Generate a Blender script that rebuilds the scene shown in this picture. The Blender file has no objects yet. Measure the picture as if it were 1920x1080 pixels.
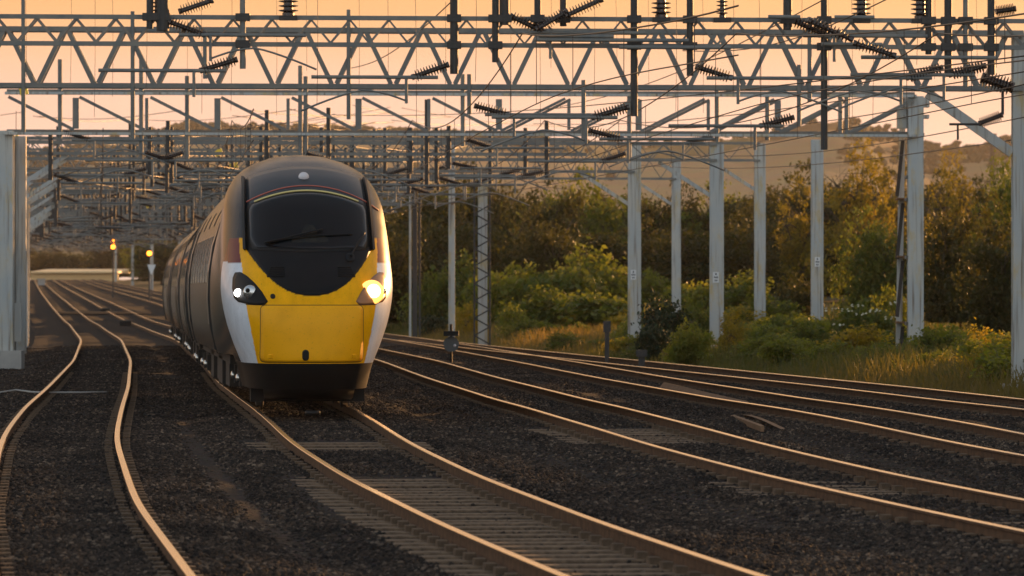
import bpy, bmesh, math, random
import numpy as np
from mathutils import Vector, Matrix

random.seed(7)
rng = np.random.default_rng(7)
scene = bpy.context.scene
COL = scene.collection
R = math.radians

# ------------------------------------------------------------------ camera
CAM_Z = 1.80
F = 9030.0            # focal length in pixels of the 1920 wide photograph
cam = bpy.data.cameras.new('camera')
cam.sensor_width = 36.0
cam.lens = 36.0 * F / 1920.0
cam.shift_y = 6.0 / 1920.0
cam.clip_start = 1.0
cam.clip_end = 20000.0
cam.dof.use_dof = True
cam.dof.focus_distance = 73.0
cam.dof.aperture_fstop = 4.5
cam_o = bpy.data.objects.new('camera', cam)
cam_o.location = (0, 0, CAM_Z)
cam_o.rotation_euler = (R(90), 0, 0)
COL.objects.link(cam_o)
scene.camera = cam_o

# ------------------------------------------------------------------ sky and sun
SUN_AZ = R(27)        # to the right of the view direction (+Y towards +X)
SUN_EL = R(6.0)
world = bpy.data.worlds.new('World')
scene.world = world
world.use_nodes = True
wn, wl = world.node_tree.nodes, world.node_tree.links
wn.clear()
w_out = wn.new('ShaderNodeOutputWorld')
w_bg = wn.new('ShaderNodeBackground')
w_sky = wn.new('ShaderNodeTexSky')
w_sky.sky_type = 'NISHITA'
w_sky.sun_disc = False
w_sky.sun_elevation = SUN_EL
w_sky.sun_rotation = SUN_AZ
w_sky.altitude = 100
w_sky.air_density = 1.0
w_sky.dust_density = 1.5
w_sky.ozone_density = 1.0
# a thin even veil of high evening cloud lies over the clear sky: peach towards the sun, pale grey overhead and behind
def _n(t, **k):
    q = wn.new(t)
    for a_, v_ in k.items():
        setattr(q, a_, v_)
    return q


w_geo = _n('ShaderNodeTexCoord')
w_sep = _n('ShaderNodeSeparateXYZ')
wl.new(w_geo.outputs['Generated'], w_sep.inputs[0])
w_dot = _n('ShaderNodeVectorMath', operation='DOT_PRODUCT')
w_dot.inputs[1].default_value = (math.sin(SUN_AZ), math.cos(SUN_AZ), 0)
wl.new(w_geo.outputs['Generated'], w_dot.inputs[0])
w_side = _n('ShaderNodeMapRange', interpolation_type='SMOOTHSTEP')
w_side.inputs[1].default_value = -.45
w_side.inputs[2].default_value = .65
wl.new(w_dot.outputs['Value'], w_side.inputs[0])
w_ramp = _n('ShaderNodeValToRGB')
_e = w_ramp.color_ramp.elements
_e[0].position = 0.0; _e[0].color = (.80, .58, .46, 1)
_e[1].position = 1.0; _e[1].color = (.20, .24, .30, 1)
for p_, c_ in ((.030, (.79, .52, .43, 1)), (.044, (.78, .465, .345, 1)), (.055, (.77, .395, .20, 1)), (.068, (.75, .355, .11, 1)), (.16, (.72, .44, .22, 1)), (.38, (.50, .43, .39, 1)), (.7, (.27, .29, .33, 1))):
    q = _e.new(p_); q.color = c_
wl.new(w_sep.outputs['Z'], w_ramp.inputs[0])
w_veil = _n('ShaderNodeMix', data_type='RGBA')
wl.new(w_side.outputs[0], w_veil.inputs[0])
w_rb = _n('ShaderNodeValToRGB')
_e = w_rb.color_ramp.elements
_e[0].position = 0.0; _e[0].color = (.84, .87, .88, 1)
_e[1].position = 1.0; _e[1].color = (.20, .25, .32, 1)
for p_, c_ in ((.22, (.76, .82, .87, 1)), (.6, (.34, .42, .52, 1))):
    q = _e.new(p_); q.color = c_
wl.new(w_sep.outputs['Z'], w_rb.inputs[0])
wl.new(w_rb.outputs[0], w_veil.inputs[6])
wl.new(w_ramp.outputs[0], w_veil.inputs[7])
w_cl = _n('ShaderNodeTexNoise')
w_cl.inputs['Scale'].default_value = 3.0
w_cl.inputs['Detail'].default_value = 5
w_map = _n('ShaderNodeMapping')
w_map.inputs['Scale'].default_value = (3, 3, 22)
wl.new(w_geo.outputs['Generated'], w_map.inputs[0]); wl.new(w_map.outputs[0], w_cl.inputs['Vector'])
w_clr = _n('ShaderNodeMapRange')
w_clr.inputs[3].default_value = .90; w_clr.inputs[4].default_value = 1.08
wl.new(w_cl.outputs['Fac'], w_clr.inputs[0])
w_mul = _n('ShaderNodeMix', data_type='RGBA', blend_type='MULTIPLY')
w_mul.inputs[0].default_value = 1
wl.new(w_veil.outputs[2], w_mul.inputs[6]); wl.new(w_clr.outputs[0], w_mul.inputs[7])
w_vbg = _n('ShaderNodeBackground')
w_vbg.inputs['Strength'].default_value = .98
wl.new(w_mul.outputs[2], w_vbg.inputs['Color'])
wl.new(w_sky.outputs[0], w_bg.inputs['Color'])
w_bg.inputs['Strength'].default_value = 0.10
w_mix = _n('ShaderNodeMixShader')
w_mix.inputs[0].default_value = .92
wl.new(w_bg.outputs[0], w_mix.inputs[1]); wl.new(w_vbg.outputs[0], w_mix.inputs[2])
wl.new(w_mix.outputs[0], w_out.inputs['Surface'])

sun = bpy.data.lights.new('sun', 'SUN')
sun.energy = 5.0
sun.angle = R(0.6)
sun.color = (1.0, 0.50, 0.18)
sun_o = bpy.data.objects.new('sun', sun)
d = Vector((math.sin(SUN_AZ) * math.cos(SUN_EL), math.cos(SUN_AZ) * math.cos(SUN_EL), math.sin(SUN_EL)))
sun_o.rotation_euler = d.to_track_quat('Z', 'Y').to_euler()
sun_o.location = d * 300
COL.objects.link(sun_o)

scene.view_settings.view_transform = 'Standard'
scene.view_settings.look = 'None'
scene.view_settings.gamma = 1.0
scene.view_settings.exposure = 0.48
scene.view_settings.use_curve_mapping = False
scene.cycles.max_bounces = 6
scene.cycles.transparent_max_bounces = 8
scene.cycles.volume_bounces = 0

# ------------------------------------------------------------------ the lie of the land
_g = np.geomspace(8, 9000, 3000)


def curve(pts, smooth=41):
    """a smooth function of distance along the line through the given points"""
    p = np.array(pts, float)
    v = np.interp(_g, p[:, 0], p[:, 1])
    lo = v[0] + (p[1, 1] - p[0, 1]) / (p[1, 0] - p[0, 0]) * np.minimum(_g - p[0, 0], 0)
    hi = (p[-1, 1] - p[-2, 1]) / (p[-1, 0] - p[-2, 0]) * np.maximum(_g - p[-1, 0], 0)
    v = np.where(_g < p[0, 0], lo, v) + hi
    k = np.hanning(smooth + 2)[1:-1]
    k /= k.sum()
    for _ in range(1):
        v = np.convolve(np.pad(v, smooth // 2, 'reflect', reflect_type='odd'), k, 'valid')
    return lambda Y: np.interp(Y, _g, v)


_h = curve([(15, 2.28), (25, 2.24), (36, 2.19), (45, 2.15), (55, 2.08), (62, 1.98), (68, 1.87), (75, 1.80), (90, 1.80),
            (110, 1.82), (150, 1.84), (220, 1.82), (278, 1.72), (379, .95), (500, .3), (650, -.45), (1050, -2.7),
            (1500, -2.9), (9000, -2.9)], 61)


def rail_z(Y):
    return CAM_Z - _h(Y)


TRACK = {
    'L': curve([(20, -1.2), (36.7, -3.18), (48.8, -4.56), (63.8, -6.0), (90.5, -7.96), (128, -10.88), (182, -15.5),
                (258, -22.94), (366, -34.3), (518, -49.8), (735, -71.7), (1042, -102.6)], 81),
    'T': curve([(20, 3.8), (37.2, 1.14), (44.4, .14), (53.1, -.97), (63.6, -2.2), (76, -3.36), (95, -5.0), (128, -7.5), (150, -9.3),
                (182, -11.9), (258, -19.4), (366, -30.8), (518, -46.2), (735, -68.0), (1042, -98.8)], 81),
    '3': curve([(20, 9.2), (48.8, 4.52), (62, 2.55), (70, 1.5), (79, .58), (100, -.96), (128, -2.75), (182, -7.3),
                (258, -14.6), (366, -25.9), (518, -41.2), (735, -63), (1042, -93.6)], 81),
    '4': curve([(30, 12), (64, 6.3), (79.7, 4.3), (99, 2.72), (123, 1.06), (152, -1.15), (182, -3.7), (258, -11.0),
                (366, -22.3), (518, -37.6), (735, -59.4), (1042, -90)], 81),
    '5': curve([(30, 15.2), (78.6, 8.0), (90, 6.85), (104, 5.3), (123, 3.15), (140, 1.2), (152, -.2), (165, -1.75), (182, -3.6)], 41),
}


def right_edge(Y):
    return np.maximum(TRACK['4'](Y), np.where(Y < 180, TRACK['5'](np.minimum(Y, 181)), -1e9))


def P(px, py, Y):
    """world point seen at photo pixel (px, py) at distance Y"""
    return Vector(((px - 960) * Y / F, Y, CAM_Z + (546 - py) * Y / F))


def sstep(a, b, x):
    t = np.clip((x - a) / (b - a), 0, 1)
    return t * t * (3 - 2 * t)


def vnoise(x, y, s=0):
    """cheap smooth noise from sines"""
    return (np.sin(x * 1.0 + 1.3 * s + 1.7 * np.sin(y * .73 + s)) + np.sin(y * 1.21 + 2.1 * s + 1.3 * np.sin(x * .67 - s)) +
            .5 * np.sin(x * 2.3 + y * 1.9 + s)) / 2.5


def ground_z(X, Y):
    X = np.asarray(X, float); Y = np.asarray(Y, float)
    Yc = np.maximum(Y, 15)
    base = rail_z(Yc) - .50
    dr = X - right_edge(Yc)
    dl = TRACK['L'](Yc) - X
    far = sstep(110, 240, Yc)
    z = base + .32 * sstep(3.0, 5.5, dr) + .3 * sstep(3, 6, dl)
    z = z + far * (.058 * np.clip(dr - 7, 0, 90) + .02 * np.clip(dr - 97, 0, 400))
    z = z + .035 * np.clip(dl - 7, 0, 120)
    z = z + .06 * vnoise(X * .5, Y * .3, 2) * sstep(4, 8, np.maximum(dr, dl))
    return z


# ------------------------------------------------------------------ materials
def mat(name):
    m = bpy.data.materials.new(name)
    m.use_nodes = True
    return m, m.node_tree.nodes, m.node_tree.links, m.node_tree.nodes['Principled BSDF']


def simple(name, col, rough=.5, metal=0.0, var=.0, scale=3.0, bump=0.0, spec=.5, coat=0.0, col2=None, emit=None, es=0.0, coords='Object'):
    m, n, l, b = mat(name)
    b.inputs['Roughness'].default_value = rough
    b.inputs['Metallic'].default_value = metal
    b.inputs['Specular IOR Level'].default_value = spec
    b.inputs['Coat Weight'].default_value = coat
    b.inputs['Base Color'].default_value = (*col, 1)
    if col2 is not None or bump:
        tc = n.new('ShaderNodeTexCoord') if coords != 'World' else n.new('ShaderNodeNewGeometry')
        out = tc.outputs['Position'] if coords == 'World' else tc.outputs[coords]
        nz = n.new('ShaderNodeTexNoise')
        nz.inputs['Scale'].default_value = scale
        nz.inputs['Detail'].default_value = 6
        nz.inputs['Roughness'].default_value = .65
        l.new(out, nz.inputs['Vector'])
        if col2 is not None:
            rp = n.new('ShaderNodeValToRGB')
            rp.color_ramp.elements[0].position = .5 - var
            rp.color_ramp.elements[1].position = .5 + var
            rp.color_ramp.elements[0].color = (*col, 1)
            rp.color_ramp.elements[1].color = (*col2, 1)
            l.new(nz.outputs['Fac'], rp.inputs['Fac'])
            l.new(rp.outputs['Color'], b.inputs['Base Color'])
        if bump:
            bp = n.new('ShaderNodeBump')
            bp.inputs['Strength'].default_value = bump
            bp.inputs['Distance'].default_value = .02
            l.new(nz.outputs['Fac'], bp.inputs['Height'])
            l.new(bp.outputs['Normal'], b.inputs['Normal'])
    if emit is not None:
        b.inputs['Emission Color'].default_value = (*emit, 1)
        b.inputs['Emission Strength'].default_value = es
    return m


M = {}
M['steel'] = simple('galvanised_steel', (.15, .16, .155), .6, .1, .10, 1.6, .0, .4, col2=(.22, .21, .18), coords='World')
M['mast'] = simple('painted_mast_steel', (.30, .32, .32), .6, .0, .13, .9, .0, .4, col2=(.40, .365, .27), coords='World')
def mast_mat():
    m, n, l, b = mat('painted_mast_steel')
    b.inputs['Roughness'].default_value = .65
    b.inputs['Specular IOR Level'].default_value = .35
    g = n.new('ShaderNodeNewGeometry')
    def noise(sc, rough=.6):
        mp = n.new('ShaderNodeMapping'); mp.inputs['Scale'].default_value = sc
        l.new(g.outputs['Position'], mp.inputs['Vector'])
        q = n.new('ShaderNodeTexNoise'); q.inputs['Scale'].default_value = 1; q.inputs['Detail'].default_value = 7; q.inputs['Roughness'].default_value = rough
        l.new(mp.outputs[0], q.inputs['Vector']); return q
    def mixc(fac_node, lo, hi, a_, col):
        mr = n.new('ShaderNodeMapRange'); mr.inputs[1].default_value = lo; mr.inputs[2].default_value = hi
        l.new(fac_node.outputs['Fac'], mr.inputs[0])
        mx = n.new('ShaderNodeMix'); mx.data_type = 'RGBA'
        l.new(mr.outputs[0], mx.inputs[0])
        if isinstance(a_, tuple): mx.inputs[6].default_value = a_
        else: l.new(a_, mx.inputs[6])
        mx.inputs[7].default_value = col
        return mx.outputs[2]
    c = mixc(noise((1.1, 1.1, .7)), .42, .62, (.44, .46, .445, 1), (.52, .50, .44, 1))
    c = mixc(noise((2.6, 2.6, .8), .7), .52, .66, c, (.52, .41, .22, 1))
    c = mixc(noise((14, 14, .5), .5), .52, .70, c, (.22, .18, .14, 1))
    l.new(c, b.inputs['Base Color'])
    return m


M['mast'] = mast_mat()
M['dark_steel'] = simple('weathered_dark_steel', (.028, .029, .029), .6, .1, .15, 4, 0, col2=(.055, .048, .04))
M['porcelain'] = simple('brown_porcelain', (.045, .028, .022), .25, 0, spec=.6)
M['wire'] = simple('copper_wire', (.09, .075, .06), .5, .6)
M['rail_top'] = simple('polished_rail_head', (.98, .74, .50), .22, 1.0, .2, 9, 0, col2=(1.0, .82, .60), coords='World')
M['rail_side'] = simple('rusty_rail_web', (.060, .032, .019), .8, .0, .15, 7, .2, .2, col2=(.125, .068, .036), coords='World')
M['sleeper'] = simple('weathered_timber_sleeper', (.085, .058, .038), .9, 0, .15, 9, .4, .2, col2=(.20, .135, .085))
M['concrete'] = simple('pale_concrete', (.36, .34, .31), .85, 0, .2, 2, .2, .3, col2=(.48, .45, .40))
M['stone'] = simple('ballast_stone', (.016, .016, .016), .9, 0, .10, 1.1, .0, .2, col2=(.060, .052, .047), coords='World')
_m, _nn, _ll, _b = mat('ballast_stone')
_b.inputs['Roughness'].default_value = .9
_b.inputs['Specular IOR Level'].default_value = .2
_oi = _nn.new('ShaderNodeObjectInfo'); _rp = _nn.new('ShaderNodeValToRGB')
_q = _rp.color_ramp.elements
_q[0].position = 0; _q[0].color = (.010, .0095, .009, 1)
_q[1].position = 1; _q[1].color = (.15, .12, .092, 1)
for _p, _c in ((.55, (.030, .024, .019, 1)), (.88, (.066, .050, .037, 1))):
    _z = _q.new(_p); _z.color = _c
_gm = _nn.new('ShaderNodeNewGeometry'); _nz = _nn.new('ShaderNodeTexNoise'); _nz.inputs['Scale'].default_value = .55; _nz.inputs['Detail'].default_value = 4
_ll.new(_gm.outputs['Position'], _nz.inputs['Vector'])
_r2 = _nn.new('ShaderNodeValToRGB')
_r2.color_ramp.elements[0].position = .36; _r2.color_ramp.elements[0].color = (.62, .58, .56, 1)
_r2.color_ramp.elements[1].position = .66; _r2.color_ramp.elements[1].color = (1.35, 1.24, 1.14, 1)
_ll.new(_nz.outputs['Fac'], _r2.inputs[0])
_mu = _nn.new('ShaderNodeMix'); _mu.data_type = 'RGBA'; _mu.blend_type = 'MULTIPLY'; _mu.inputs[0].default_value = 1
_ll.new(_rp.outputs[0], _mu.inputs[6]); _ll.new(_r2.outputs[0], _mu.inputs[7])
_ll.new(_oi.outputs['Random'], _rp.inputs[0]); _ll.new(_mu.outputs[2], _b.inputs['Base Color'])
M['stone'] = _m
M['black'] = simple('black_paint', (.005, .006, .006), .5, 0, spec=.25)
M['black_gloss'] = simple('gloss_black_nose_paint', (.005, .006, .007), .45, 0, .2, 3, 0, .14, .0, col2=(.010, .011, .011))
M['glass'] = simple('dark_windscreen_glass', (.007, .011, .014), .07, 0, spec=.34)
_m, _nn, _ll, _b = mat('windscreen_glass')
_tr = _nn.new('ShaderNodeBsdfTransparent'); _tr.inputs[0].default_value = (.42, .50, .52, 1)
_gl = _nn.new('ShaderNodeBsdfGlossy'); _gl.inputs['Roughness'].default_value = .06
_fr = _nn.new('ShaderNodeFresnel'); _fr.inputs[0].default_value = 1.36
_mx = _nn.new('ShaderNodeMixShader')
_ll.new(_fr.outputs[0], _mx.inputs[0]); _ll.new(_tr.outputs[0], _mx.inputs[1]); _ll.new(_gl.outputs[0], _mx.inputs[2])
_ll.new(_mx.outputs[0], _nn['Material Output'].inputs['Surface'])
M['glass'] = _m
M['coach_glass'] = simple('tinted_coach_glass', (.012, .014, .015), .08, 0, spec=.7)
M['yellow'] = simple('warning_yellow_paint', (.97, .44, .004), .42, 0, .25, 1.4, 0, .2, .0, col2=(.90, .39, .004))
M['groove'] = simple('panel_gap_dark', (.05, .028, .005), .8)
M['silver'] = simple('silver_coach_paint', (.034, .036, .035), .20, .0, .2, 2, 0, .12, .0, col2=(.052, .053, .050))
M['under'] = simple('grimy_underframe', (.022, .020, .018), .8, .1, .2, 5, 0, col2=(.045, .038, .03))
M['axle'] = simple('bright_axle_cap', (.6, .55, .48), .25, .9)
M['reflector'] = simple('lamp_reflector', (.62, .62, .60), .18, .9)
M['lens_white'] = simple('lit_lamp_white', (.9, .9, .9), .3, emit=(1.0, .97, .95), es=9)
M['lens_warm'] = simple('lit_lamp_warm', (.9, .8, .6), .3, emit=(1.0, .66, .26), es=6)
M['brow'] = simple('charcoal_brow_paint', (.014, .019, .024), .34, 0, .2, 3, 0, .3, .05, col2=(.022, .028, .034))
M['halo_glow'] = simple('emissive_halo_rim', (.9, .6, .3), .3, emit=(1.0, .42, .07), es=1.5)  # glowing rim imitates the orange halo round the lit lamp
M['lamp_glow_bowl'] = simple('glow_coloured_housing', (.30, .14, .06), .25, .2)  # orange lamplight put into the housing colour
M['cab_dark'] = simple('dark_cab_interior', (.010, .014, .016), .8, 0, spec=.1)
M['cab_seat'] = simple('cab_seat_cloth', (.17, .105, .055), .9, 0, .2, 6, 0, .1, col2=(.07, .06, .045))
M['lens_grey'] = simple('unlit_marker_lens', (.62, .58, .58), .25, 0, spec=.6)
M['line_red'] = simple('red_coachline', (.42, .09, .05), .4)
M['line_yellow'] = simple('yellow_coachline', (.62, .50, .18), .4)
M['amber'] = simple('amber_signal_lens', (.9, .4, .05), .3, emit=(1.0, .25, .015), es=9)
M['white'] = simple('white_enamel', (.72, .72, .70), .4)
M['sign_yellow'] = simple('yellow_sign', (.70, .36, .03), .5)
M['glint_yellow'] = simple('painted_sun_glint', (.95, .62, .06), .4)  # sunlit glints put into the plate colour
M['asphalt'] = simple('asphalt', (.10, .085, .08), .85, 0, .2, .5, 0, col2=(.14, .12, .11))
M['plank'] = simple('bleached_plank', (.16, .09, .05), .85, 0, .2, 6, .2, .2, col2=(.25, .15, .085))
M['car_paint'] = simple('silver_car_paint', (.50, .50, .50), .3, .4, coat=.4)
M['rubber'] = simple('tyre_rubber', (.02, .02, .02), .8)
M['bark'] = simple('tree_bark', (.055, .040, .028), .9, 0, .2, 5, .3, col2=(.10, .075, .05))
M['white_plate'] = M['white']


def leaf_mat(name, c1, c2, trans=.35, tcol=(.35, .22, .03)):
    m, n, l, b = mat(name)
    b.inputs['Roughness'].default_value = .6
    b.inputs['Specular IOR Level'].default_value = .25
    at = n.new('ShaderNodeAttribute'); at.attribute_name = 'tint'
    oi = n.new('ShaderNodeObjectInfo')
    ad = n.new('ShaderNodeMath'); ad.operation = 'MULTIPLY_ADD'
    l.new(oi.outputs['Random'], ad.inputs[0]); ad.inputs[1].default_value = .35
    l.new(at.outputs['Fac'], ad.inputs[2])
    mx = n.new('ShaderNodeMix'); mx.data_type = 'RGBA'
    l.new(ad.outputs[0], mx.inputs[0])
    mx.inputs[6].default_value = (*c1, 1); mx.inputs[7].default_value = (*c2, 1)
    l.new(mx.outputs[2], b.inputs['Base Color'])
    tr = n.new('ShaderNodeBsdfTranslucent')
    m2 = n.new('ShaderNodeMix'); m2.data_type = 'RGBA'; m2.blend_type = 'MULTIPLY'; m2.inputs[0].default_value = 1
    l.new(mx.outputs[2], m2.inputs[6]); m2.inputs[7].default_value = (2.9, 2.7, .8, 1)
    l.new(m2.outputs[2], tr.inputs['Color'])
    ms = n.new('ShaderNodeMixShader'); ms.inputs[0].default_value = trans
    l.new(b.outputs[0], ms.inputs[1]); l.new(tr.outputs[0], ms.inputs[2])
    l.new(ms.outputs[0], n['Material Output'].inputs['Surface'])
    return m


M['leaf_dark'] = leaf_mat('dark_foliage', (.026, .030, .012), (.060, .056, .019), .32)
M['leaf_mid'] = leaf_mat('mid_green_foliage', (.044, .064, .018), (.105, .118, .032), .40)
M['leaf_light'] = leaf_mat('yellow_green_foliage', (.070, .092, .022), (.155, .158, .036), .44)
M['leaf_gold'] = leaf_mat('golden_foliage', (.11, .10, .022), (.26, .19, .03), .45)
M['leaf_amber'] = leaf_mat('foliage_painted_amber_glow', (.066, .068, .018), (.15, .120, .030), .46)  # warm backlight glow put into the leaf colour
M['leaf_ivy'] = leaf_mat('dark_ivy', (.018, .030, .016), (.032, .045, .02), .12)
M['grass'] = leaf_mat('verge_grass_blades', (.030, .060, .018), (.15, .105, .042), .35)
M['flower'] = simple('cream_umbel_flower', (.55, .52, .36), .8)


def ground_mat():
    m, n, l, b = mat('rough_ground')
    b.inputs['Roughness'].default_value = .95
    b.inputs['Specular IOR Level'].default_value = .15
    g = n.new('ShaderNodeNewGeometry')
    a = n.new('ShaderNodeTexNoise'); a.inputs['Scale'].default_value = .15; a.inputs['Detail'].default_value = 8
    l.new(g.outputs['Position'], a.inputs['Vector'])
    rp = n.new('ShaderNodeValToRGB')
    e = rp.color_ramp.elements
    e[0].position = .36; e[0].color = (.030, .038, .014, 1)
    e[1].position = .66; e[1].color = (.12, .080, .036, 1)
    l.new(a.outputs['Fac'], rp.inputs['Fac']); l.new(rp.outputs['Color'], b.inputs['Base Color'])
    return m


def ballast_mat():
    m, n, l, b = mat('ballast_bed')
    b.inputs['Roughness'].default_value = .95
    b.inputs['Specular IOR Level'].default_value = .2
    g = n.new('ShaderNodeNewGeometry')
    v = n.new('ShaderNodeTexVoronoi'); v.inputs['Scale'].default_value = 16
    l.new(g.outputs['Position'], v.inputs['Vector'])
    a = n.new('ShaderNodeTexNoise'); a.inputs['Scale'].default_value = .7; a.inputs['Detail'].default_value = 5
    l.new(g.outputs['Position'], a.inputs['Vector'])
    rp = n.new('ShaderNodeValToRGB')
    e = rp.color_ramp.elements
    e[0].position = .3; e[0].color = (.012, .011, .010, 1)
    e[1].position = .7; e[1].color = (.034, .028, .024, 1)
    l.new(a.outputs['Fac'], rp.inputs['Fac'])
    mx = n.new('ShaderNodeMix'); mx.data_type = 'RGBA'; mx.blend_type = 'MULTIPLY'; mx.inputs[0].default_value = .6
    l.new(rp.outputs['Color'], mx.inputs[6]); l.new(v.outputs['Color'], mx.inputs[7])
    l.new(mx.outputs[2], b.inputs['Base Color'])
    bp = n.new('ShaderNodeBump'); bp.inputs['Strength'].default_value = .9; bp.inputs['Distance'].default_value = .05
    l.new(v.outputs['Distance'], bp.inputs['Height']); l.new(bp.outputs['Normal'], b.inputs['Normal'])
    return m


def hill_mat():
    m, n, l, b = mat('hill_fields_and_woods')
    b.inputs['Roughness'].default_value = .95
    b.inputs['Specular IOR Level'].default_value = .1
    g = n.new('ShaderNodeNewGeometry')
    mp = n.new('ShaderNodeMapping'); mp.inputs['Scale'].default_value = (.006, .0022, .0)
    l.new(g.outputs['Position'], mp.inputs['Vector'])
    v = n.new('ShaderNodeTexVoronoi'); v.inputs['Scale'].default_value = 1.0; v.inputs['Randomness'].default_value = .8
    l.new(mp.outputs[0], v.inputs['Vector'])
    sp = n.new('ShaderNodeSeparateColor'); l.new(v.outputs['Color'], sp.inputs[0])
    rp = n.new('ShaderNodeValToRGB'); rp.color_ramp.interpolation = 'CONSTANT'
    e = rp.color_ramp.elements
    e[0].position = 0; e[0].color = (.045, .045, .018, 1)
    e[1].position = .25; e[1].color = (.34, .24, .12, 1)
    for p_, c_ in ((.62, (.11, .11, .04, 1)), (.72, (.38, .27, .14, 1)), (.9, (.06, .055, .02, 1))):
        q = e.new(p_); q.color = c_
    l.new(sp.outputs[0], rp.inputs['Fac'])
    nz = n.new('ShaderNodeTexNoise'); nz.inputs['Scale'].default_value = .05; nz.inputs['Detail'].default_value = 6
    l.new(g.outputs['Position'], nz.inputs['Vector'])
    mx = n.new('ShaderNodeMix'); mx.data_type = 'RGBA'; mx.blend_type = 'MULTIPLY'; mx.inputs[0].default_value = .5
    l.new(rp.outputs['Color'], mx.inputs[6]); l.new(nz.outputs['Color'], mx.inputs[7])
    l.new(mx.outputs[2], b.inputs['Base Color'])
    return m


def livery_mat():
    m, n, l, b = mat('train_livery_paint')
    at = n.new('ShaderNodeAttribute'); at.attribute_name = 'paint'
    tc = n.new('ShaderNodeTexCoord')
    mp = n.new('ShaderNodeMapping'); mp.inputs['Scale'].default_value = (2.2, 1.0, .7)
    l.new(tc.outputs['Object'], mp.inputs['Vector'])
    nz = n.new('ShaderNodeTexNoise'); nz.inputs['Scale'].default_value = 3.2; nz.inputs['Detail'].default_value = 9; nz.inputs['Roughness'].default_value = .7
    l.new(mp.outputs[0], nz.inputs['Vector'])
    mr = n.new('ShaderNodeMapRange'); mr.inputs[1].default_value = .35; mr.inputs[2].default_value = .7
    mr.inputs[3].default_value = .84; mr.inputs[4].default_value = 1.0
    l.new(nz.outputs['Fac'], mr.inputs[0])
    mx = n.new('ShaderNodeMix'); mx.data_type = 'RGBA'; mx.blend_type = 'MULTIPLY'; mx.inputs[0].default_value = 1
    l.new(at.outputs['Color'], mx.inputs[6]); l.new(mr.outputs[0], mx.inputs[7])
    l.new(mx.outputs[2], b.inputs['Base Color'])
    b.inputs['Roughness'].default_value = .24
    b.inputs['Coat Weight'].default_value = .0
    b.inputs['Coat Roughness'].default_value = .08
    b.inputs['Specular IOR Level'].default_value = .10
    return m


def specks(m, scale, lo, hi, dark):
    n, l = m.node_tree.nodes, m.node_tree.links
    b = n['Principled BSDF']
    tc = n.new('ShaderNodeTexCoord')
    nz = n.new('ShaderNodeTexNoise'); nz.inputs['Scale'].default_value = scale; nz.inputs['Detail'].default_value = 3
    l.new(tc.outputs['Object'], nz.inputs['Vector'])
    mr = n.new('ShaderNodeMapRange'); mr.inputs[1].default_value = lo; mr.inputs[2].default_value = hi
    mr.inputs[3].default_value = 1.0; mr.inputs[4].default_value = dark
    l.new(nz.outputs['Fac'], mr.inputs[0])
    mx = n.new('ShaderNodeMix'); mx.data_type = 'RGBA'; mx.blend_type = 'MULTIPLY'; mx.inputs[0].default_value = 1
    src = b.inputs['Base Color'].links[0].from_socket
    l.new(src, mx.inputs[6]); l.new(mr.outputs[0], mx.inputs[7]); l.new(mx.outputs[2], b.inputs['Base Color'])


M['ground'] = ground_mat()
M['ballast'] = ballast_mat()
M['hill'] = hill_mat()
M['livery'] = livery_mat()
for _k in ('livery', 'yellow'):
    specks(M[_k], 38, .62, .74, .72)      # flies and grit
    specks(M[_k], 3.0, .50, .75, .90)     # dull patches


# ------------------------------------------------------------------ helpers
def tag(o, label=None, cat=None, group=None, kind=None):
    if label: o['label'] = label
    if cat: o['category'] = cat
    if group: o['group'] = group
    if kind: o['kind'] = kind
    return o


def link(name, data, parent=None):
    o = bpy.data.objects.new(name, data)
    COL.objects.link(o)
    if parent is not None:
        o.parent = parent
    return o


def empty(name, loc=(0, 0, 0), label=None, cat=None, group=None, kind=None):
    o = link(name, None)
    o.location = loc
    o.empty_display_size = .3
    return tag(o, label, cat, group, kind)


def mesh(name, verts, faces, material=None, smooth=False):
    me = bpy.data.meshes.new(name)
    me.from_pydata([tuple(v) for v in verts], [], faces)
    me.update()
    if material is not None:
        for mm in (material if isinstance(material, (list, tuple)) else [material]):
            me.materials.append(mm)
    if smooth:
        me.polygons.foreach_set('use_smooth', [True] * len(me.polygons))
    return me


def quads_mesh(name, V, material, tint=None):
    """V: (n,4,3) array of quads"""
    n = len(V)
    me = bpy.data.meshes.new(name)
    me.vertices.add(n * 4); me.loops.add(n * 4); me.polygons.add(n)
    me.vertices.foreach_set('co', V.reshape(-1).astype(np.float32))
    me.loops.foreach_set('vertex_index', np.arange(n * 4, dtype=np.int32))
    me.polygons.foreach_set('loop_start', np.arange(0, n * 4, 4, dtype=np.int32))
    me.polygons.foreach_set('loop_total', np.full(n, 4, dtype=np.int32))
    me.update(calc_edges=True)
    me.materials.append(material)
    if tint is not None:
        a = me.attributes.new('tint', 'FLOAT', 'POINT')
        a.data.foreach_set('value', np.repeat(tint, 4).astype(np.float32))
    return me


def grid_mesh(name, X, Y, Z, material, smooth=True):
    ny, nx = X.shape
    V = np.stack([X, Y, Z], -1).reshape(-1, 3)
    idx = np.arange(nx * ny).reshape(ny, nx)
    q = np.stack([idx[:-1, :-1], idx[:-1, 1:], idx[1:, 1:], idx[1:, :-1]], -1).reshape(-1, 4)
    return mesh(name, V, q.tolist(), material, smooth)


_unit = {}


def unit_box(material):
    k = ('box', material.name)
    if k not in _unit:
        v = [(x, y, z) for x in (-.5, .5) for y in (-.5, .5) for z in (0, 1)]
        f = [(0, 1, 3, 2), (4, 6, 7, 5), (0, 4, 5, 1), (2, 3, 7, 6), (0, 2, 6, 4), (1, 5, 7, 3)]
        _unit[k] = mesh('beam', v, f, material)
    return _unit[k]


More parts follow.
